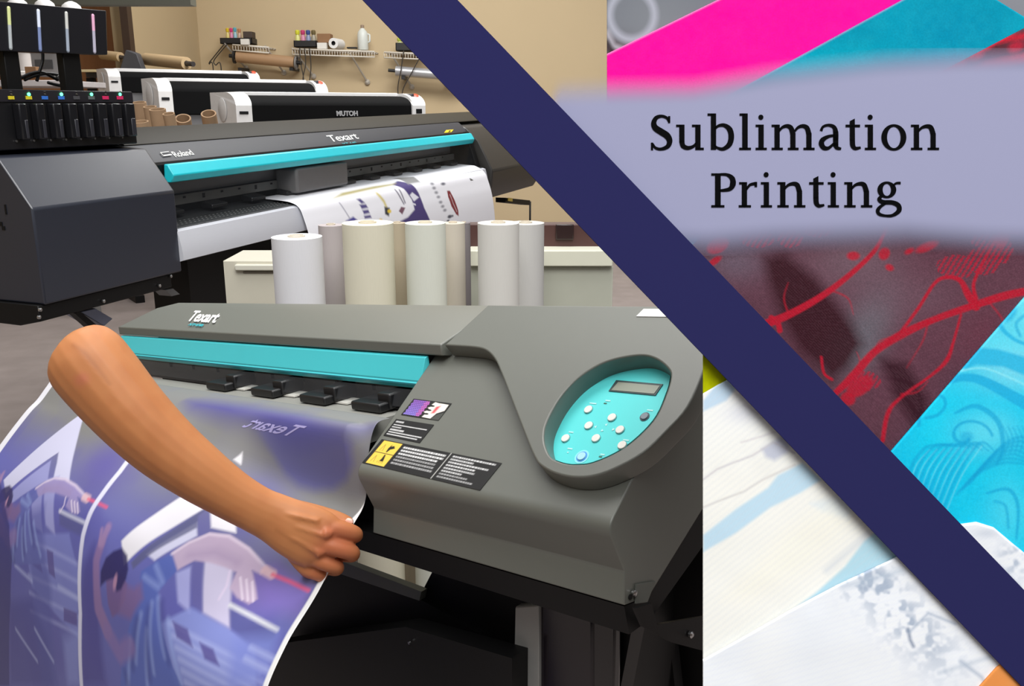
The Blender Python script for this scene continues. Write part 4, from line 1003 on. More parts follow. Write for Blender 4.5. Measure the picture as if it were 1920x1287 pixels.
q.line(sp_((432, 1135), (470, 1155), (520, 1182)), .006, (220, 222, 226), .003, .9); q.line(sp_((112, 958), (158, 980)), .006, (206, 208, 226), .003, .8)
for P, c_, op in (([(20, 1130), (60, 1120), (90, 1200), (100, 1287), (20, 1287)], (66, 68, 146), .7), ([(60, 960), (84, 950), (96, 1100), (110, 1287), (80, 1287), (64, 1120)], (78, 84, 160), .6), ([(156, 1060), (178, 1020), (186, 1120), (200, 1287), (156, 1287)], (70, 66, 140), .7),
                  ([(120, 1200), (150, 1180), (152, 1287), (128, 1287)], (140, 150, 214), .6), ([(470, 1080), (520, 1060), (590, 1100), (560, 1160), (500, 1140)], (122, 104, 180), .7), ([(440, 1200), (520, 1190), (540, 1287), (430, 1287)], (126, 138, 210), .8), ([(240, 1230), (300, 1200), (330, 1287), (240, 1287)], (74, 80, 160), .6)):
    q.poly(sp_(*P), c_, .012, op)
for x0, y0, x1, y1 in ((470, 1215, 530, 1245), (460, 1235, 525, 1268), (66, 1180, 100, 1240), (110, 1100, 150, 1125), (28, 1060, 60, 1090), (30, 1180, 70, 1240)): q.line(sp_((x0, y0), (x1, y1)), .007, (178, 186, 232), .004, .6)
# printed players: plain generic figures seen from behind, one arm out
def player(dx, dy, s, dark):
    T = lambda P: sp_(*[(dx + x * s, dy + y * s) for x, y in P])
    SH = (86, 104, 180) if not dark else (92, 100, 172); SHL = (150, 168, 224); SK = (190, 170, 196) if not dark else (152, 140, 190)
    q.poly(T([(60, 60), (120, 25), (128, 58), (92, 98), (96, 150), (120, 240), (150, 300), (20, 300), (24, 230), (36, 170), (52, 120)]), SH, S_, .92)
    for a_, b_ in (((92, 110), (104, 220)), ((80, 120), (84, 250)), ((60, 140), (50, 230)), ((110, 150), (135, 270)), ((70, 170), (72, 280)), ((40, 190), (36, 280)), ((66, 70), (92, 90)), ((88, 50), (100, 80))): q.line(T([a_, b_]), .005, SHL, .006, .7)
    for a_, b_ in (((98, 120), (112, 230)), ((74, 130), (76, 260)), ((52, 150), (44, 240)), ((30, 250), (40, 290))): q.line(T([a_, b_]), .008, (58, 62, 130), .008, .6)
    q.poly(T([(118, 25), (150, 4), (188, -12), (225, -8), (262, 16), (282, 40), (292, 58), (284, 66), (268, 58), (275, 90), (278, 112), (262, 122), (240, 110), (226, 92), (238, 62), (216, 52), (190, 44), (160, 40), (128, 58)]), SK, S_, .95)
    q.line(T([(118, 27), (150, 6), (188, -10), (225, -6), (262, 18), (286, 44), (300, 62)]), .0035, (228, 214, 230), .003, .8)
    q.line(T([(150, 30), (200, 24), (240, 44)]), .008, (150, 130, 168), .01, .5)
    q.line(T([(292, 58), (306, 66)]), .014, (214, 180, 190), .003, .9)
    for k in range(3): q.line(T([(246 + k * 11, 72 + k * 4), (250 + k * 10, 112 + k * 2)]), .003, (232, 220, 236), .002, .8)
    q.line(T([(226, 60), (220, 88), (206, 112)]), .004, (220, 206, 232), .002, .8)
    q.line(T([(306, 66), (340, 80), (374, 96)]), .0045, (226, 90, 120), .003, .9)
    # raised left arm, head with dark hair
    q.line(T([(-4, 170), (-20, 130), (-24, 80), (-24, 40), (-14, 6)]), [.03, .028, .022, .02, .02], (140, 112, 160), .004, .9)
    q.line(T([(-14, 6), (-2, -22)]), .016, (156, 128, 172), .004, .9); q.line(T([(-18, 8), (-14, -18)]), .008, (156, 128, 172), .003, .9)
    q.poly(T([(-6, 74), (24, 66), (34, 84), (30, 112), (18, 138), (6, 146), (-2, 122)]), (112, 88, 138), .003, .9)
    q.poly(T([(28, 84), (46, 92), (60, 80), (64, 110), (40, 150), (18, 140)]), (124, 98, 146), .006, .8)
    q.poly(T([(-6, 34), (8, 22), (24, 16), (34, 30), (36, 56), (32, 74), (22, 94), (14, 98), (10, 72), (-6, 78), (-16, 88), (-16, 60)]), (44, 40, 96), .003, .95)
    q.ell(T([(11, 80)])[0], .005, .012, (176, 134, 166), .002, .9)
    q.line(T([(-2, 175), (20, 215), (40, 200)]), .03, (130, 110, 168), .006, .8)
player(205, 1012, 1.0, False)
player(6, 902, .52, True)
# pale separators, white borders
q.line(sp_((252, 848), (225, 885), (190, 930), (170, 962), (156, 1005), (150, 1060), (151, 1150), (153, 1287)), .013, (214, 214, 236), .002)
q.poly(sp_((0, 905), (8, 930), (18, 985), (23, 1050), (20, 1130), (18, 1287), (0, 1287), (-60, 1287), (-60, 905)), (46, 46, 116), .004, .85)
dR = SU - A0; q.sd(dR - .0105 * np.clip((SV - .12) / .03, 0, 1) + .001, (238, 238, 238), .001)
dL = A1 - SU; q.sd(dL - .03, (226, 226, 234), .0015)
me = grid_mesh('printed_sheet', V, nu2, nv2, q.C)
NSHEET = finish('printed_sheet', me, printed('printed_polyester', .45, .35), smooth='all'); solid(NSHEET, .0006, 0)
tag(NSHEET, 'wide violet and grey sports print sheet curving down, held at its right edge', 'printed sheet')
# mirrored lettering, dye printed on the sheet
me = text_mesh('Texart', 1, None, ext=0., bold=.016)
xs_ = [v.co.x for v in me.vertices]; ys_ = [v.co.y for v in me.vertices]; w0, h0, mx_, my_ = max(xs_) - min(xs_), max(ys_) - min(ys_), min(xs_), min(ys_)
BL, BR_, TL_ = s_at(574, 800), s_at(462, 784), s_at(545, 822)
A_, B_, C_ = np.array(s_at(545, 819)), np.array(s_at(452, 801)), np.array(s_at(576, 800))
nf = 20
def spos(a, s):
    i = (a - A0) / (A1 - A0) * (nu2 - 1); i0 = int(min(max(i, 0), nu2 - 2)); fi = i - i0
    col = lambda k: np.array([np.interp(s, NSV[k * nv2:(k + 1) * nv2], NSH[k * nv2:(k + 1) * nv2, d]) for d in range(3)])
    return Vector(col(i0) * (1 - fi) + col(i0 + 1) * fi)
bm = bmesh.new(); bm.from_mesh(me); bmesh.ops.triangulate(bm, faces=bm.faces); bmesh.ops.subdivide_edges(bm, edges=bm.edges, cuts=1); bm.to_mesh(me); bm.free()
for v in me.vertices:
    f, g = (v.co.x - mx_) / w0, (v.co.y - my_) / h0
    st = A_ + (B_ - A_) * f + (C_ - A_) * g; P = spos(st[0], st[1]); v.co = P + (CAM - P).normalized() * .0012
finish('lettering', me, mat('lavender_print', (176, 170, 222), .6), NSHEET, label='mirrored pale lavender "Texart" lettering')

# ================================================================== PERSON: FOREARM AND HAND
kS = int(np.argmin((NPX - 652) ** 2 + (NPY - 990) ** 2)); DH = depth(Vector(NSH[kS])) - .024
def loft(mb, secs, n=20):
    """secs: (x, y, depth, half width px across, thickness m, across angle in picture)"""
    C = [at_d(x, y, d) for x, y, d, *_ in secs]; vs = []; fs = []; m = len(secs)
    for i, (x, y, d, w, th, *_) in enumerate(secs):
        t = (C[min(i + 1, m - 1)] - C[max(i - 1, 0)]).normalized(); a = FWD.cross(t).normalized(); b = t.cross(a).normalized()
        for k in range(n):
            an = 2 * math.pi * k / n; vs.append(C[i] + a * math.cos(an) * w * d / F + b * math.sin(an) * th)
    for i in range(m - 1):
        for k in range(n): fs.append((i * n + k, i * n + (k + 1) % n, (i + 1) * n + (k + 1) % n, (i + 1) * n + k))
    fs += [tuple(reversed(range(n))), tuple(range((m - 1) * n, m * n))]
    return mb.add(vs, fs)
def lerp_secs(S, n=6):
    return [tuple(p) for p in smooth_pts(S, n)]
mb = MB()
arm = [(142, 652, DH - .078, 30, .016), (147, 658, DH - .082, 60, .032), (157, 670, DH - .085, 74, .042), (185, 705, DH - .085, 76, .044), (245, 775, DH - .08, 70, .042), (305, 834, DH - .07, 64, .038), (370, 885, DH - .058, 56, .033), (430, 926, DH - .045, 48, .027), (480, 955, DH - .036, 45, .022), (515, 972, DH - .03, 48, .020), (552, 992, DH - .026, 55, .020), (590, 1010, DH - .022, 58, .018), (612, 1022, DH - .018, 50, .014), (622, 1028, DH - .016, 30, .008)]
loft(mb, lerp_secs(arm))
# elbow bump
mb.tube([at_d(128, 684, DH - .085), at_d(160, 712, DH - .085), at_d(196, 745, DH - .082)], [.016, .030, .016], 14)
def finger(P, r):
    pts = [at_d(x, y, DH + d) for x, y, d in P]; sm = [Vector(p) for p in smooth_pts(pts, 6)]; k = len(sm)
    rr = [np.interp(i, np.linspace(0, k - 1, len(r)), r) for i in range(k)]
    # rounded tip
    tip = sm[-1]; d_ = (sm[-1] - sm[-2]).normalized(); sm += [tip + d_ * rr[-1] * .6, tip + d_ * rr[-1] * .95]; rr += [rr[-1] * .8, rr[-1] * .3]
    mb.tube(sm, rr, 14)
finger([(585, 985, -.018), (625, 990, -.020), (662, 1000, -.008), (664, 1006, .008), (640, 1006, .014)], [.0125, .0128, .0108, .0098, .0085])
finger([(580, 1008, -.018), (622, 1024, -.022), (658, 1036, -.010), (656, 1042, .010), (632, 1040, .016)], [.013, .0128, .0112, .0098, .0085])
finger([(565, 1030, -.016), (602, 1052, -.018), (630, 1063, -.008), (626, 1068, .010), (602, 1062, .016)], [.012, .0115, .0104, .0092, .008])
finger([(550, 1038, -.012), (574, 1066, -.012), (600, 1078, -.004), (594, 1080, .010), (572, 1072, .014)], [.011, .0104, .0095, .0082, .0075])
finger([(535, 950, -.012), (590, 962, -.004), (628, 972, .002), (652, 980, .004)], [.0125, .0115, .0105, .0085])
# knuckles
for x, y, d_ in ((600, 976, -.026), (612, 1000, -.032), (598, 1034, -.03), (572, 1052, -.022)):
    p = at_d(x, y, DH + d_); mb.tube([p - RGT * .008, p, p + RGT * .008], [.004, .0095, .004], 10)
# tendon lines on the back of the hand
for (x0, y0, x1, y1) in ((520, 960, 598, 978), (512, 975, 606, 1004), (515, 990, 592, 1034)):
    mb.tube([at_d(x0, y0, DH - .044), at_d((x0 + x1) / 2, (y0 + y1) / 2, DH - .0415), at_d(x1, y1, DH - .036)], [.003, .0045, .004], 8)
me = mb.mesh('person')
ob = bpy.data.objects.new('tmp', me); COL.objects.link(ob)
md = ob.modifiers.new('r', 'REMESH'); md.mode = 'VOXEL'; md.voxel_size = .0019
md = ob.modifiers.new('s', 'SMOOTH'); md.factor = .5; md.iterations = 7
dg = bpy.context.evaluated_depsgraph_get(); me2 = bpy.data.meshes.new_from_object(ob.evaluated_get(dg)); bpy.data.objects.remove(ob)
# skin: warm tan with redder knuckles and fingers
n = len(me2.vertices); co = np.empty(n * 3, np.float32); me2.vertices.foreach_get('co', co); co = co.reshape(-1, 3).astype(float)
X, Y = projv(co)
sk = Paint(X, Y, (186, 122, 76))
sk.mix(np.clip(vnoise(X, Y, 26, 8) - .4, 0, .4) * .5, (166, 98, 56))
for x, y, r in ((648, 1010, 40), (640, 1050, 36), (595, 1080, 30), (618, 1000, 24), (606, 1034, 22)): sk.blob((x, y), r, r * .8, (182, 98, 70), .55)
for x, y in ((155, 706), (150, 718), (160, 712), (146, 712)): sk.blob((x, y), 9, 9, (188, 110, 84), .5)
sk.line([(518, 995), (545, 1012), (575, 1024), (588, 1030)], 4, (136, 82, 48), 4, .5)
sk.curve([(138, 648), (158, 662), (182, 690), (205, 720)], [5, 8, 6, 2], (140, 84, 48), 5, .55)  # elbow crease darkened as painted shade
sk.curve([(118, 690), (160, 745), (230, 822), (310, 892), (390, 946), (450, 985)], [14, 22, 24, 22, 18, 10], (150, 90, 52), 12, .45)  # shade painted along the forearm's lower edge
sk.line([(232, 690), (275, 735), (300, 778)], 14, (164, 100, 58), 12, .4)
set_col(me2, sk.C)
skin = printed('skin', .5, .35)
bs = skin.node_tree.nodes['Principled BSDF']; bs.inputs['Subsurface Weight'].default_value = .12; bs.inputs['Subsurface Radius'].default_value = (.012, .004, .002); bs.inputs['Subsurface Scale'].default_value = .5
PERSON = finish('person', me2, skin, smooth='all')
tag(PERSON, "person's bare tanned forearm and hand pinching the right edge of the large printed sheet", 'person')
def nail(x, y, d_, ang, ln, wd):
    c = at_d(x, y, DH + d_); ca, sa = math.cos(ang), math.sin(ang); ex = RGT * ca + UPV * sa; ey = -RGT * sa + UPV * ca
    g = MB(); vs = []; 
    for i in range(7):
        for j in range(5):
            u_, v_ = i / 6 * 2 - 1, j / 4 * 2 - 1
            w_ = wd * math.sqrt(max(0, 1 - (abs(u_) ** 3)))
            vs.append(c + ex * u_ * ln + ey * v_ * w_ - FWD * (.0016 * (1 - v_ * v_)))
    g.add(vs, [(i * 5 + j, (i + 1) * 5 + j, (i + 1) * 5 + j + 1, i * 5 + j + 1) for i in range(6) for j in range(4)])
    solid(g.build('fingernail', mat('nail', (232, 186, 168), .3), PERSON, smooth='all', label='pale thumbnail'), .0008)
nail(655, 978, -.0065, -.25, .0055, .0042)

# ================================================================== FABRIC DISPLAY (leaning easel with cloths, sign and navy board)
def DPp(x, y, dep): return at_d(x, y, dep)
DZ = .735
KS = DZ / F; DYE = .86
def band_y(x, lo=True): return 1.042 * (x - (680 if lo else 858))
# backing board: two stepped sheets on an easel
brd = thing('display_easel', 'display easel carrying the fabric swatches, mostly covered by them', 'easel', Vector((DPp(1620, 700, .80).x, DPp(1620, 1500, .80).y + .1, 0)))
BRD = mat('easel_board', (120, 122, 130), .7)
P = [DPp(x, y, DZ + .012) for x, y in ((1143, -60), (2060, -60), (2060, 1420), (1325, 1420), (1325, 600), (1143, 420))]
MB().prism(P, FWD * .008).build('backboard', BRD, brd)
for x in (1480, 1860):
    p = DPp(x, 1410, DZ + .026); q = DPp(x, 900, DZ + .026)
    MB().tube([Vector((p.x, p.y, 0)), p, q], .011, 10).build('easel_leg', mat('easel_wood', (150, 110, 70), .6), brd, smooth='all')
p = DPp(1620, 700, DZ + .03); MB().tube([p, Vector((p.x + .02, p.y + .32, 0))], .011, 10).build('easel_leg', mat('easel_wood', (150, 110, 70), .6), brd, smooth='all')
p = DPp(1330, 1412, DZ + .034); q_ = DPp(2050, 1412, DZ + .034)
MB().tube([p, q_], .012, 10).build('tray_bar', mat('easel_wood', (150, 110, 70), .6), brd, smooth='all')

def cloth(name, label, topp, botp, dep, paint_fn, m, fold=.0014, wr=.0006, seed=1, nu_c=260, nv_c=200, base=(200, 200, 200), th=.0006, dye=DYE, grp='layered printed fabrics on the display'):
    """top (fold) edge and bottom edge polylines across the board, left to right"""
    T = np.array(topp, float); B = np.array(botp, float)
    def res(P, n):
        L = np.concatenate([[0], np.cumsum(np.hypot(*np.diff(P, axis=0).T))]); s = np.linspace(0, L[-1], n); return np.stack([np.interp(s, L, P[:, k]) for k in (0, 1)], 1)
    T, B = res(T, nu_c), res(B, nu_c); v = np.linspace(0, 1, nv_c) ** 1.15
    G = T[:, None, :] * (1 - v)[None, :, None] + B[:, None, :] * v[None, :, None]
    X, Y = G[..., 0].ravel(), G[..., 1].ravel()
    dist = np.hypot(G[..., 0] - T[:, None, 0], G[..., 1] - T[:, None, 1]).ravel() * KS
    rr = fold; h = np.where(dist < rr, -rr + np.sqrt(np.maximum(0, rr * rr - (rr - dist) ** 2)), 0.)
    h = h + wr * .45 * (vnoise(X + 500, Y + 500, 120, seed) - .5) * 2 + wr * .3 * (vnoise(X + 500, Y + 500, 45, seed + 1) - .5)
    D = dep - h
    V = np.array(CAM)[None] + D[:, None] * (np.outer((X - 960) / F, np.array(RGT)) + np.outer((643.5 - Y) / F, np.array(UPV)) + np.array(FWD)[None])
    p_ = Paint(X, Y, base); paint_fn(p_)
    me = grid_mesh(name, V, nu_c, nv_c, p_.C * dye)
    o = finish(name, me, m, smooth='all'); solid(o, th, 1. if me.polygons[0].normal.dot(FWD) > 0 else -1.)
    return tag(o, label, 'fabric', grp)
# grey cloth with a pale printed ring
def f_grey(p):
    p.mix(vnoise(p.X, p.Y, 30, 2) * .25, (120, 124, 134))
    p.blob((1150, 90), 40, 26, (70, 40, 46), .9); p.blob((1240, 40), 90, 60, (142, 146, 152), .5)
    d = np.abs(np.hypot((p.X - 1185) / 42, (p.Y - 28) / 46) - 1) * 42; p.sd(d - 6, (184, 186, 200), 6, .9)
    p.line([(1138, 60), (1150, 86), (1166, 92)], 9, (190, 186, 196), 5, .9); p.line([(1138, 78), (1148, 95)], 8, (40, 26, 30), 4, .8)
cloth('fabric_swatch', 'grey fabric with a pale ring print at the top left of the display', [(1138, -50), (1460, -50)], [(1138, 260), (1460, 260)], DZ + .006, f_grey, printed('weave_grey', .85, .1, .25, .6), base=(122, 126, 134), nu_c=130, nv_c=120)
def f_mag(p):
    p.mix((vnoise(p.X, p.Y, 9, 4) * .5 + vnoise(p.X, p.Y, 30, 9) * .5) * .35, (255, 40, 170)); p.sd(sd_line(p.X, p.Y, [(1138, 101), (1404, -29)], 4), (255, 170, 210), 2.5, .6)
cloth('fabric_swatch', 'bright magenta fabric between the grey and the teal cloth', [(1138, 101), (1400, -27), (1450, -50)], [(1138, 420), (1640, 110), (1900, -50)], DZ + .004, f_mag, printed('weave_magenta', .9, .08, .15, .8, 1200, .08), base=(255, 6, 160))
def f_teal(p):
    p.mix(vnoise(p.X, p.Y, 60, 14) * .6, (0, 128, 160)); p.blob((1780, 60), 110, 60, (0, 140, 176), .8); p.blob((1560, 140), 160, 50, (0, 180, 204), .6); p.mix((vnoise(p.X, p.Y, 12, 5)) * .15, (40, 190, 210))
    p.sd(sd_line(p.X, p.Y, [(1138, 304), (1390, 166), (1740, -27)], 4), (150, 140, 180), 2, .7)
    p.mix(np.clip((p.Y - 380) / 60, 0, 1), (70, 160, 205))
cloth('fabric_swatch', 'plain teal fabric between the magenta and the dark red cloth', [(1138, 304), (1390, 165), (1740, -27), (1785, -52)], [(1140, 410), (1400, 660), (1800, 330), (2080, 130)], DZ + .002, f_teal, printed('weave_teal', .9, .08, .15, .6, 1200, .08), base=(0, 165, 192))
RED = (188, 8, 42)
def f_red(p):
    p.mix(vnoise(p.X, p.Y, 90, 21) * .5, (84, 50, 64)); p.mix(vnoise(p.X + 9, p.Y, 5, 22) * .25, (60, 36, 46))
    p.blob((1600, 490), 90, 60, (122, 100, 112), .6); p.blob((1600, 650), 60, 45, (108, 112, 122), .8, -.8); p.blob((1640, 590), 40, 60, (112, 112, 122), .6, .6); p.blob((1700, 560), 100, 40, (116, 88, 102), .5); p.blob((1380, 490), 60, 40, (108, 96, 112), .7)  # grey blobs paint a sheen into the maroon cloth
    p.poly([(1432, 482), (1470, 474), (1530, 520), (1600, 610), (1618, 645), (1590, 690), (1560, 712), (1500, 660), (1462, 590), (1440, 530)], (50, 4, 20), 14, .95)
    p.poly([(1650, 672), (1700, 682), (1738, 740), (1745, 790), (1712, 800), (1680, 752)], (48, 6, 24), 12, .9)
    p.blob((1500, 740), 50, 60, (74, 30, 46), .7); p.blob((1860, 640), 60, 60, (110, 40, 60), .4)
    for pts, w in (([(1438, 607), (1480, 590), (1540, 556), (1595, 514), (1640, 470), (1662, 428)], [16, 14, 12, 10, 8, 5]), ([(1562, 742), (1600, 705), (1640, 660), (1690, 628), (1750, 600), (1820, 575), (1880, 556), (1930, 545)], [10, 16, 14, 15, 12, 13, 15, 14]),
                   ([(1690, 622), (1722, 578), (1752, 532), (1775, 520), (1800, 526), (1815, 552), (1830, 575)], [6, 6, 6, 7, 9, 14, 16]), ([(1655, 826), (1665, 775), (1690, 745), (1745, 705), (1775, 676), (1788, 640), (1802, 590)], [8, 8, 5, 5, 8, 5, 4]),
                   ([(1540, 670), (1545, 700), (1560, 712)], 5), ([(1830, 560), (1826, 530), (1850, 480), (1870, 440)], [8, 6, 5, 4]), ([(1462, 620), (1458, 606), (1446, 596)], 10)):
        p.curve(pts, w, RED, 1.4, .95)
    for x, y, a, b, an in ((1738, 463, 22, 8, -.4), (1658, 476, 10, 12, .5), (1668, 502, 8, 6, .4), (1705, 471, 9, 5, -.5), (1346, 460, 22, 14, -.5), (1340, 490, 14, 6, -.6), (1612, 725, 28, 16, -.6), (1590, 748, 14, 12, .4), (1880, 446, 12, 20, .4), (1900, 430, 16, 9, .3), (1600, 480, 12, 8, 0)):
        p.ell((x, y), a, b, RED, 2, .85, an)
    for x, y, a, b in ((1420, 448, 32, 17), (1482, 448, 24, 17), (1535, 430, 30, 15), (1795, 500, 40, 22), (1845, 490, 34, 26), (1880, 470, 20, 24), (1622, 715, 30, 18), (1850, 452, 30, 14)):
        e = np.hypot((p.X - x) / a, (p.Y - y) / b); st = (np.sin((p.X * .8 + p.Y * .5) * .75) > -.1); p.mix((e < 1) * st * .75, (178, 20, 52))
    for pts in ([(1480, 592), (1470, 560), (1478, 530)], [(1600, 705), (1612, 680), (1606, 660)], [(1740, 605), (1730, 640), (1700, 690)], [(1850, 562), (1880, 600), (1890, 640)], [(1560, 545), (1590, 560), (1600, 590)], [(1690, 740), (1720, 735), (1740, 716)], [(1640, 662), (1650, 640), (1680, 630)]):
        p.curve(pts, [4, 3, 1], RED, 1.5, .6)
    tw = np.sin(p.X * 1.15) * np.sin(p.Y * 1.15); p.mix((tw > .3) * .10, (150, 110, 124))
    # upper right corner pattern
    p.blob((1860, 90), 80, 40, (96, 34, 46), .9); p.line([(1800, 150), (1850, 125), (1925, 110)], 20, (226, 60, 80), 5, .9); p.line([(1830, 86), (1880, 74), (1930, 66)], 12, (214, 22, 50), 4, .8)
    for x, y in ((1800, 120), (1830, 104), (1780, 130), (1850, 84), (1905, 88)): p.ell((x, y), 15, 10, (196, 30, 60), 4, .8, -.5)
cloth('fabric_swatch', 'dark maroon jacquard fabric with red branch and leaf pattern', [(1230, 540), (1290, 468), (1344, 416), (1500, 300), (1727, 154), (1925, 50), (2060, -20)], [(1420, 680), (1560, 860), (1660, 960), (1760, 1000), (1900, 900), (2000, 800), (2080, 700)], DZ - .0002, f_red, printed('weave_maroon', .75, .2, .35, .5, 1100, .14), base=(104, 62, 78), wr=.0012, seed=31, nu_c=420, nv_c=330)
CY1, CY2 = (0, 206, 240), (128, 238, 248)
def f_cyan(p):
    p.mix(np.clip((p.X - 1660) / 300, 0, 1) * np.clip((760 - p.Y) / 160, 0, 1), CY2); p.blob((1900, 690), 70, 40, (150, 230, 244), .7)
    p.mix(vnoise(p.X, p.Y, 50, 41) * .4, (0, 172, 220)); p.mix(vnoise(p.X, p.Y, 4, 42) * .14, (60, 230, 246))
    c = (8, 164, 214); L_ = (150, 236, 246)
    p.blob((1850, 810), 60, 40, (110, 224, 242), .6); p.blob((1890, 960), 40, 60, (90, 216, 240), .5)
    p.poly([(1790, 700), (1808, 668), (1830, 652), (1870, 655), (1930, 672), (1930, 708), (1880, 688), (1830, 684)], (36, 182, 226), 3, .9)
    p.curve([(1775, 716), (1810, 708), (1850, 718), (1930, 762)], [10, 15, 18, 24], (24, 174, 222), 2, .9); p.curve([(1800, 696), (1850, 692), (1930, 726)], 3, L_, 2, .6)
    th = np.linspace(0, 5.2, 60); p.line([(1812 + (6 + 8 * t) * math.cos(t + 1), 820 + (5 + 6.5 * t) * math.sin(t + 1)) for t in th], [7] * 30 + [5] * 30, c, 2, .75); p.ell((1812, 820), 13, 10, c, 3, .5)
    p.curve([(1790, 775), (1830, 762), (1870, 790), (1880, 840), (1868, 870)], [4, 9, 10, 8, 5], c, 2, .7)
    p.curve([(1722, 798), (1728, 772), (1748, 748), (1766, 744), (1772, 760), (1758, 778), (1736, 784)], 6, c, 2, .7)
    for k in range(8):
        p.curve([(1700 + k * 9, 905 + k * 9), (1712 + k * 12, 868 + k * 3), (1738 + k * 14, 838 - k * 1), (1775 + k * 13, 834 + k * 2)], [3, 7, 6, 2], c, 2, .6)
        p.curve([(1706 + k * 9, 908 + k * 9), (1718 + k * 12, 872 + k * 3), (1742 + k * 14, 844 - k * 1)], 2, L_, 1.5, .35)
    for k in range(7):
        p.curve([(1790 + k * 5, 930 - k * 4), (1830 + k * 8, 890 - k * 9), (1880 + k * 7, 868 - k * 8), (1930, 872 - k * 4)], [2, 6, 5, 3], c, 2, .55)
    p.curve([(1850, 925), (1890, 918), (1908, 950), (1905, 1010)], [4, 7, 7, 4], c, 2, .7); p.curve([(1865, 940), (1885, 950), (1890, 990)], 5, c, 2, .6)
    p.curve([(1905, 560), (1880, 585), (1876, 612), (1900, 636), (1930, 648)], [8, 12, 9, 7, 6], (26, 176, 224), 2, .8); p.curve([(1930, 585), (1905, 606), (1912, 630)], 6, c, 2, .6); p.ell((1892, 586), 12, 20, (24, 176, 222), 3, .7, .5)
    for k in range(5): p.curve([(1880 + k * 9, 800), (1890 + k * 9, 826), (1884 + k * 9, 850)], [2, 5, 2], c, 2, .5)
    p.blob((1720, 930), 60, 40, (0, 176, 226), .6)
cloth('fabric_swatch', 'cyan jacquard fabric with tone-on-tone scrolls at the right edge', [(1632, 893), (1675, 842), (1782, 718), (1922, 556), (2060, 400)], [(1672, 985), (1750, 1080), (1850, 1180), (1950, 1200), (2090, 1000)], DZ - .0026, f_cyan, printed('weave_cyan', .7, .2, .3, .4, 900, .06), base=CY1, dye=.97, wr=.001, seed=51, nu_c=320, nv_c=260, fold=.0018)
def f_lime(p): p.mix(vnoise(p.X, p.Y, 6, 61) * .4, (170, 180, 0))
cloth('fabric_swatch', 'yellow-green fabric strip at the left edge below the navy board', [(1318, 640), (1420, 640)], [(1318, 790), (1420, 790)], DZ + .0012, f_lime, printed('weave_lime', .8, .1, .5, .7, 800), base=(206, 214, 0), nu_c=60, nv_c=60)
BLU = (186, 220, 240)
def f_cream(p):
    p.mix(np.clip((900 - p.Y) / 150, 0, 1) * .8, (250, 252, 252)); p.mix(vnoise(p.X, p.Y, 70, 71) * .4, (236, 238, 232))
    p.poly([(1318, 752), (1340, 725), (1372, 706), (1385, 722), (1362, 752), (1318, 772)], (188, 216, 238), 3, .9)
    p.poly([(1318, 1004), (1380, 955), (1440, 915), (1458, 892), (1505, 868), (1540, 900), (1500, 925), (1445, 952), (1380, 1000), (1318, 1036)], BLU, 3, .9)
    p.poly([(1470, 1156), (1530, 1112), (1585, 1062), (1620, 1015), (1650, 990), (1700, 1040), (1600, 1090)], (176, 218, 234), 3, .95)
    p.poly([(1428, 842), (1470, 815), (1484, 832), (1476, 850), (1452, 864), (1436, 858)], (184, 190, 212), 5, .8)
    p.line([(1400, 735), (1430, 760), (1460, 780)], 12, (226, 230, 240), 8, .8); p.blob((1395, 775), 40, 20, (224, 226, 234), .8)
    p.line([(1318, 900), (1345, 880), (1375, 868), (1410, 855), (1450, 830), (1490, 850)], 3, (196, 192, 200), 2, .8); p.line([(1318, 952), (1360, 935), (1395, 922), (1430, 900), (1490, 872)], 3, (196, 192, 192), 2, .7)
    p.line([(1390, 830), (1440, 815), (1470, 805)], 2.5, (206, 200, 206), 2, .7); p.line([(1395, 760), (1420, 775), (1470, 790)], 2.5, (210, 206, 212), 2, .7)
    p.line([(1550, 1070), (1590, 1035), (1630, 1000)], 8, (200, 210, 222), 8, .6); p.poly([(1520, 945), (1570, 930), (1600, 950), (1590, 975), (1540, 960)], (220, 234, 242), 6, .7)
    p.poly([(1470, 1000), (1560, 940), (1600, 980), (1520, 1060), (1400, 1130), (1360, 1120)], (250, 248, 234), 20, .6)
    d = (p.X * .7 + p.Y * .9); p.mix((np.sin(d * .55) > .2) * .12, (206, 214, 224))
cloth('fabric_swatch', 'cream twill fabric with pale blue stripe print, left below the navy board', [(1318, 738), (1345, 722), (1372, 708), (1420, 700), (1500, 760), (1700, 960)], [(1318, 1420), (1500, 1400), (1700, 1300), (1760, 1250), (1760, 1150), (1745, 1060)], DZ - .001, f_cream, printed('weave_cream', .85, .1, .3, .5, 700), base=(246, 246, 240), dye=1.0, seed=73, wr=.0012, nu_c=260, nv_c=320)
SK_ = (150, 168, 192)
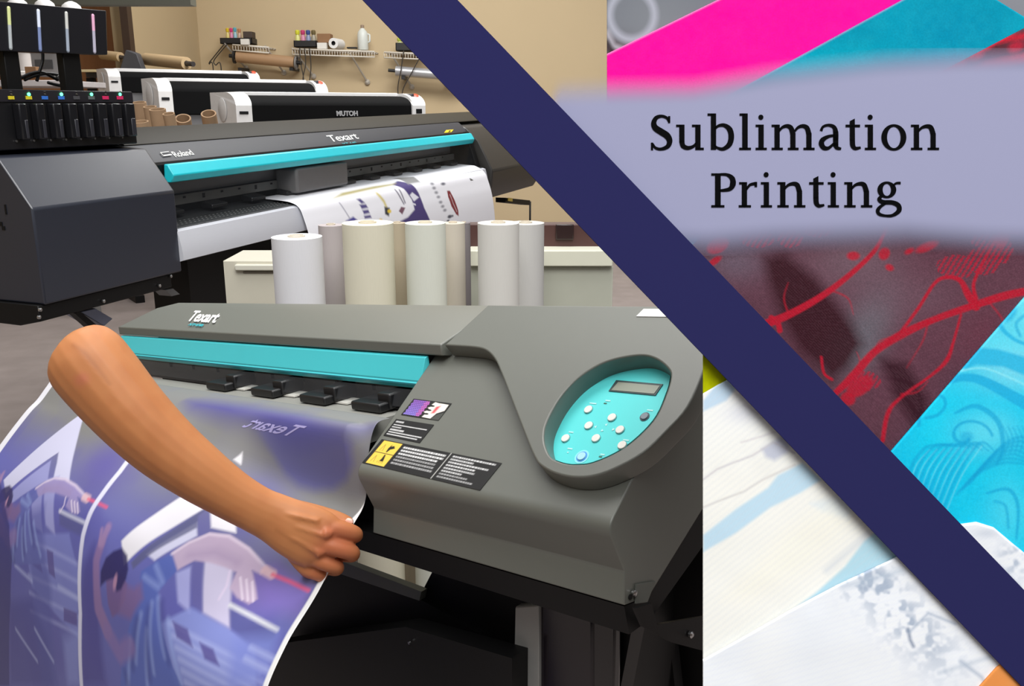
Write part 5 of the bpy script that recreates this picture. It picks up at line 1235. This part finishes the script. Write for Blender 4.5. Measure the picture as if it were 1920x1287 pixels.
def f_white(p):
    p.mix(vnoise(p.X, p.Y, 80, 81) * .4, (226, 234, 244))
    n_ = vnoise(p.X, p.Y, 16, 82) * .6 + vnoise(p.X, p.Y, 7, 83) * .4
    reg = np.exp(-((p.X - 1700) / 90) ** 2 - ((p.Y - 1165 - (p.X - 1700) * .75) / 60) ** 2) + np.exp(-((p.X - 1620) / 50) ** 2 - ((p.Y - 1090) / 30) ** 2) + .9 * np.exp(-((p.X - 1900) / 30) ** 2 - ((p.Y - 1050) / 34) ** 2)
    p.mix(np.clip((n_ - .42) * 4, 0, 1) * np.clip(reg, 0, 1) * .8, SK_)
    p.line([(1702, 1180), (1706, 1200), (1712, 1212)], 6, (130, 144, 168), 3, .9); p.line([(1705, 1185), (1740, 1150), (1790, 1170)], 4, SK_, 3, .7)
    p.line([(1830, 1030), (1870, 1060), (1910, 1100)], 6, SK_, 4, .7); p.blob((1850, 1000), 26, 10, (206, 214, 226), .8)
    p.line([(1580, 1100), (1640, 1085), (1690, 1070)], 8, (176, 192, 210), 8, .7)
    p.line([(1800, 1240), (1840, 1270), (1850, 1290)], 5, SK_, 4, .7); p.line([(1760, 1262), (1830, 1240), (1880, 1225)], 4, (170, 186, 204), 5, .6)
    d = (p.X * .3 + p.Y); p.mix((np.sin(d * .6) > .4) * .07, (206, 214, 224))
cloth('fabric_swatch', 'white fabric with grey-blue sketch print, bottom right of the display', [(1318, 1238), (1400, 1192), (1480, 1146), (1570, 1098), (1680, 1046), (1745, 1012), (1800, 984), (1830, 980), (1862, 990), (1895, 1018), (1925, 1042), (2060, 1120)], [(1318, 1440), (2090, 1440)], DZ - .0046, f_white, printed('weave_white', .85, .1, .3, .35, 700), base=(242, 245, 250), dye=1.0, seed=84, wr=.0016, nu_c=420, nv_c=230, fold=.0018)
cloth('fabric_swatch', 'orange fabric corner at the very bottom right, below the navy board', [(1800, 1330), (1838, 1286), (1868, 1252), (1886, 1238), (1940, 1290)], [(1790, 1420), (1960, 1420)], DZ - .0064, lambda p: p.mix(vnoise(p.X, p.Y, 20, 91) * .3, (250, 180, 110)), printed('weave_orange', .85, .1, .3), base=(248, 158, 84), nu_c=60, nv_c=50)

# lavender sheer sign with raised lettering
SGZ = DZ - .0032
sg = thing('sign', 'sheer lavender banner with black "Sublimation Printing" lettering', 'sign', DPp(1500, 460, SGZ))
m = bpy.data.materials.new('sheer_lavender'); m.use_nodes = True; nt = m.node_tree; b = nt.nodes['Principled BSDF']
at = nt.nodes.new('ShaderNodeAttribute'); at.attribute_name = 'Col'; nt.links.new(at.outputs['Color'], b.inputs['Base Color']); nt.links.new(at.outputs['Alpha'], b.inputs['Alpha'])
b.inputs['Roughness'].default_value = .95; b.inputs['Specular IOR Level'].default_value = .05
nu3, nv3 = 220, 110; V = []; UV = []
for i in range(nu3):
    for j in range(nv3):
        x, y = 1020 + (2060 - 1020) * i / (nu3 - 1), 90 + (480 - 90) * j / (nv3 - 1); V.append(tuple(DPp(x, y, SGZ))); UV.append((x, y))
UV = np.array(UV)
def sst(a, b, x): t = np.clip((x - a) / (b - a), 0, 1); return t * t * (3 - 2 * t)
top_lim = np.interp(UV[:, 0], [1020, 1138, 1300, 1450, 1650, 1800, 2060], [172, 168, 165, 140, 118, 108, 104])
bot_lim = np.interp(UV[:, 0], [1020, 1250, 1330, 1450, 1700, 1850, 2060], [462, 462, 462, 452, 444, 456, 462])
al = sst(-32, 34, UV[:, 1] - top_lim) * sst(-30, 42, bot_lim - UV[:, 1]) * sst(1034, 1062, UV[:, 0] + .25 * (UV[:, 1] - 150))
me = grid_mesh('sheer_cloth', np.array(V), nu3, nv3)
cut = UV[:, 1] > 1.042 * (UV[:, 0] - 760)
a_ = me.color_attributes.new('Col', 'FLOAT_COLOR', 'POINT'); cc = np.concatenate([np.tile(np.array(lin((161, 163, 194))) * DYE, (len(al), 1)), al[:, None]], 1); a_.data.foreach_set('color', cc.astype(np.float32).ravel())
bm = bmesh.new(); bm.from_mesh(me); bm.verts.ensure_lookup_table()
bmesh.ops.delete(bm, geom=[bm.verts[i] for i in np.nonzero(cut | (al < .002))[0]], context='VERTS'); bm.to_mesh(me); bm.free()
finish('sheer_cloth', me, m, sg, smooth='all')
INK = mat('black_letter', (6, 6, 8), .8, spec=.05)
Z_, CX, CY_ = 2.43, 1130, 0
def stroke(pts, ws, n=7):
    P = np.array(smooth_pts(pts, n)); W = np.interp(np.arange(len(P)), np.linspace(0, len(P) - 1, len(ws)), ws)
    T = np.gradient(P, axis=0); T /= np.hypot(T[:, 0], T[:, 1])[:, None] + 1e-9; N = np.stack([-T[:, 1], T[:, 0]], 1)
    return ('strip', P + N * W[:, None] / 2, P - N * W[:, None] / 2)
def R_(x0, y0, x1, y1): return ('poly', [(x0, y0), (x1, y0), (x1, y1), (x0, y1)])
def ring(cx, cy, ro, rO, ri, rI, n=40): 
    a = np.linspace(0, 2 * math.pi, n + 1); return ('strip', np.stack([cx + ro * np.cos(a), cy + rO * np.sin(a)], 1), np.stack([cx + ri * np.cos(a), cy + rI * np.sin(a)], 1))
def dot(cx, cy, r): return ('poly', [(cx + r * math.cos(k * math.pi / 10), cy + r * math.sin(k * math.pi / 10)) for k in range(20)])
def g_i(c, b=683, xt=568):
    return [dot(c - 1, xt - 34, 11.5), R_(c - 25, xt, c, xt + 10), R_(c - 12, xt, c + 12, b), R_(c - 25, b - 10, c + 26, b)]
def g_n(x, b=683, xt=568, w=76):
    s0, s1 = x + 25, x + 25 + w
    return [R_(x, xt, x + 25, xt + 10), R_(s0 - 12, xt, s0 + 12, b), R_(x, b - 10, x + 52, b), R_(s1 - 25, b - 10, s1 + 27, b), R_(s1 - 12, xt + 40, s1 + 12, b),
            stroke([(s0 + 5, xt + 34), (s0 + 24, xt + 14), (s0 + 48, xt + 7), (s1 - 10, xt + 14), (s1, xt + 44)], [9, 12, 17, 22, 24])]
def g_t(x, b=683, xt=568):
    s = x + 31
    return [('poly', [(s - 12, xt - 16), (s + 11, xt - 28), (s + 12, b - 40), (s - 12, b - 40)]), R_(x, xt, x + 66, xt + 11), stroke([(s, b - 46), (s + 2, b - 20), (s + 14, b - 7), (s + 38, b - 11)], [24, 23, 16, 9])]
GL = []
GL.append(('S', [stroke([(303, 556), (292, 537), (268, 529), (244, 537), (233, 560), (240, 582), (266, 600), (293, 618), (305, 642), (296, 667), (266, 679), (240, 673), (228, 655)], [9, 12, 13, 18, 24, 28, 30, 30, 26, 20, 13, 12, 9]), R_(298, 529, 308, 560), R_(220, 650, 230, 684)]))
GL.append(('u', [R_(335, 568, 362, 578), R_(349, 568, 373, 650), stroke([(361, 640), (366, 664), (388, 674), (414, 666), (432, 645)], [24, 22, 18, 13, 9]), R_(407, 568, 434, 578), R_(422, 568, 446, 683), R_(430, 673, 461, 683)]))
GL.append(('b', [R_(478, 517, 508, 527), R_(493, 517, 517, 682), stroke([(508, 590), (528, 573), (555, 571), (579, 590), (586, 625), (577, 658), (550, 678), (524, 674), (506, 660)], [9, 12, 17, 25, 26, 24, 16, 11, 9])]))
GL.append(('l', [R_(624, 517, 650, 527), R_(636, 517, 661, 683), R_(622, 673, 676, 683)]))
GL.append(('i', g_i(722)))
GL.append(('m', [R_(770, 568, 797, 578)] + [R_(c - 12, 568 if k == 0 else 606, c + 12, 683) for k, c in enumerate((795, 867, 940))] + [R_(770, 673, 821, 683), R_(844, 673, 893, 683), R_(915, 673, 966, 683), stroke([(800, 602), (818, 581), (840, 574), (858, 583), (867, 612)], [9, 12, 17, 22, 24]), stroke([(872, 602), (890, 581), (912, 574), (931, 583), (940, 612)], [9, 12, 17, 22, 24])]))
GL.append(('a', [stroke([(995, 596), (1005, 577), (1030, 570), (1054, 579), (1062, 605), (1062, 640)], [13, 11, 12, 18, 24, 24]), R_(1050, 600, 1074, 668), stroke([(1062, 650), (1066, 672), (1087, 678)], [24, 18, 9]), stroke([(1056, 617), (1028, 622), (1003, 637), (997, 655), (1008, 673), (1030, 674), (1055, 652)], [10, 14, 22, 25, 21, 14, 9])]))
GL.append(('t', g_t(1107))); GL.append(('i', g_i(1220))); GL.append(('o', [ring(1327, 626, 57, 60, 31, 49)])); GL.append(('n', g_n(1405)))
b2 = 945
GL.append(('P', [R_(495, 790, 535, 800), R_(512, 790, 538, 945), R_(495, 935, 555, 945), stroke([(530, 795), (566, 796), (590, 813), (593, 840), (577, 862), (530, 869)], [10, 13, 24, 27, 18, 9])]))
GL.append(('r', [R_(622, 830, 650, 840), R_(634, 830, 658, 945), R_(620, 935, 676, 945), stroke([(655, 864), (672, 842), (700, 836)], [9, 12, 15]), R_(692, 829, 704, 852)]))
GL.append(('i', g_i(746, 945, 830))); GL.append(('n', g_n(796, 945, 830))); GL.append(('t', g_t(941, 945, 830))); GL.append(('i', g_i(1051, 945, 830))); GL.append(('n', g_n(1101, 945, 830)))
GL.append(('g', [ring(1295, 865, 43, 38, 19, 28), stroke([(1322, 848), (1338, 835), (1358, 834)], [9, 10, 12]), stroke([(1272, 892), (1260, 908), (1278, 921), (1320, 923), (1347, 936), (1350, 960), (1322, 981), (1288, 983), (1260, 975), (1254, 958), (1268, 940), (1292, 926)], [12, 18, 20, 20, 22, 22, 14, 11, 15, 18, 14, 9])]))
for ch, parts in GL:
    g = MB(); q = lambda p, h: tuple(DPp(CX + p[0] / Z_, CY_ + p[1] / Z_, SGZ - h))
    for kind, *dat in parts:
        if kind == 'poly':
            P = dat[0]; n_ = len(P); g.add([q(p, .0005) for p in P] + [q(p, .0001) for p in P], [tuple(range(n_)), tuple(reversed(range(n_, 2 * n_)))] + [(i, (i + 1) % n_, (i + 1) % n_ + n_, i + n_) for i in range(n_)])
        else:
            A, B = dat; n_ = len(A); vs = [q(p, .0005) for p in A] + [q(p, .0005) for p in B] + [q(p, .0001) for p in A] + [q(p, .0001) for p in B]; fs = []
            for i in range(n_ - 1):
                fs += [(i, i + 1, n_ + i + 1, n_ + i), (2 * n_ + i + 1, 2 * n_ + i, 3 * n_ + i, 3 * n_ + i + 1), (i + 1, i, 2 * n_ + i, 2 * n_ + i + 1), (n_ + i, n_ + i + 1, 3 * n_ + i + 1, 3 * n_ + i)]
            fs += [(0, n_, 3 * n_, 2 * n_), (n_ - 1, 3 * n_ - 1, 4 * n_ - 1, 2 * n_ - 1)]; g.add(vs, fs)
    g.build('letter', INK, sg, label='black serif letter %s' % ch)
# navy diagonal board
NZ = DZ - .0092
P = [DPp(x, y, NZ) for x, y in ((680 - 80, -83.4), (858 - 80, -83.4), (2060, 1.042 * (2060 - 858)), (2060, 1.042 * (2060 - 680)))]
tag(MB().prism(P, FWD * .0022).build('diagonal_board', mat('navy_paint', (40, 40, 84), .9, spec=.05, var=.01)), 'long flat navy blue board running diagonally in front of printers and fabrics', 'board')

# ================================================================== LIGHT
wd = bpy.data.worlds.new('world'); SC.world = wd; wd.use_nodes = True
nt = wd.node_tree; bg = nt.nodes['Background']; tc = nt.nodes.new('ShaderNodeTexCoord'); sx = nt.nodes.new('ShaderNodeSeparateXYZ'); rp_ = nt.nodes.new('ShaderNodeValToRGB')
nt.links.new(tc.outputs['Generated'], sx.inputs[0]); mr = nt.nodes.new('ShaderNodeMapRange'); mr.inputs[1].default_value = -1; nt.links.new(sx.outputs['Z'], mr.inputs[0]); nt.links.new(mr.outputs[0], rp_.inputs[0])
rp_.color_ramp.elements[0].position = .54; rp_.color_ramp.elements[0].color = (.03, .029, .028, 1); rp_.color_ramp.elements[1].position = .85; rp_.color_ramp.elements[1].color = (.60, .60, .62, 1)
nt.links.new(rp_.outputs[0], bg.inputs[0]); bg.inputs[1].default_value = 1.0
def area(name, loc, aim, sx, sy, pw, col=(1, .97, .92)):
    l = bpy.data.lights.new(name, 'AREA'); l.shape = 'RECTANGLE'; l.size = sx; l.size_y = sy; l.energy = pw; l.color = col
    o = bpy.data.objects.new(name, l); COL.objects.link(o); o.location = loc; o.rotation_euler = (Vector(aim) - Vector(loc)).to_track_quat('-Z', 'Y').to_euler(); return o
area('fill_light_near', (.5, -.9, 4.5), (.15, 1.0, .95), 3.2, 2.2, 195, (1, .99, .97))  # unseen front fill light added overhead behind the camera
area('ceiling_lamp_middle', (-.6, 2.0, 3.8), (-.6, 2.6, 0), 2.4, 1.4, 70, (1, .98, .95))
area('ceiling_lamp_far', (-.5, 6.6, 4.3), (-.8, 8.0, 0), 3.0, 1.6, 212, (1, .985, .96))
SC.view_settings.view_transform = 'Standard'; SC.view_settings.look = 'None'; SC.view_settings.gamma = 1; SC.view_settings.use_curve_mapping = False
SC.view_settings.exposure = 0.0
SC.cycles.max_bounces = 6; SC.cycles.transparent_max_bounces = 12
SC.cycles.use_denoising = True
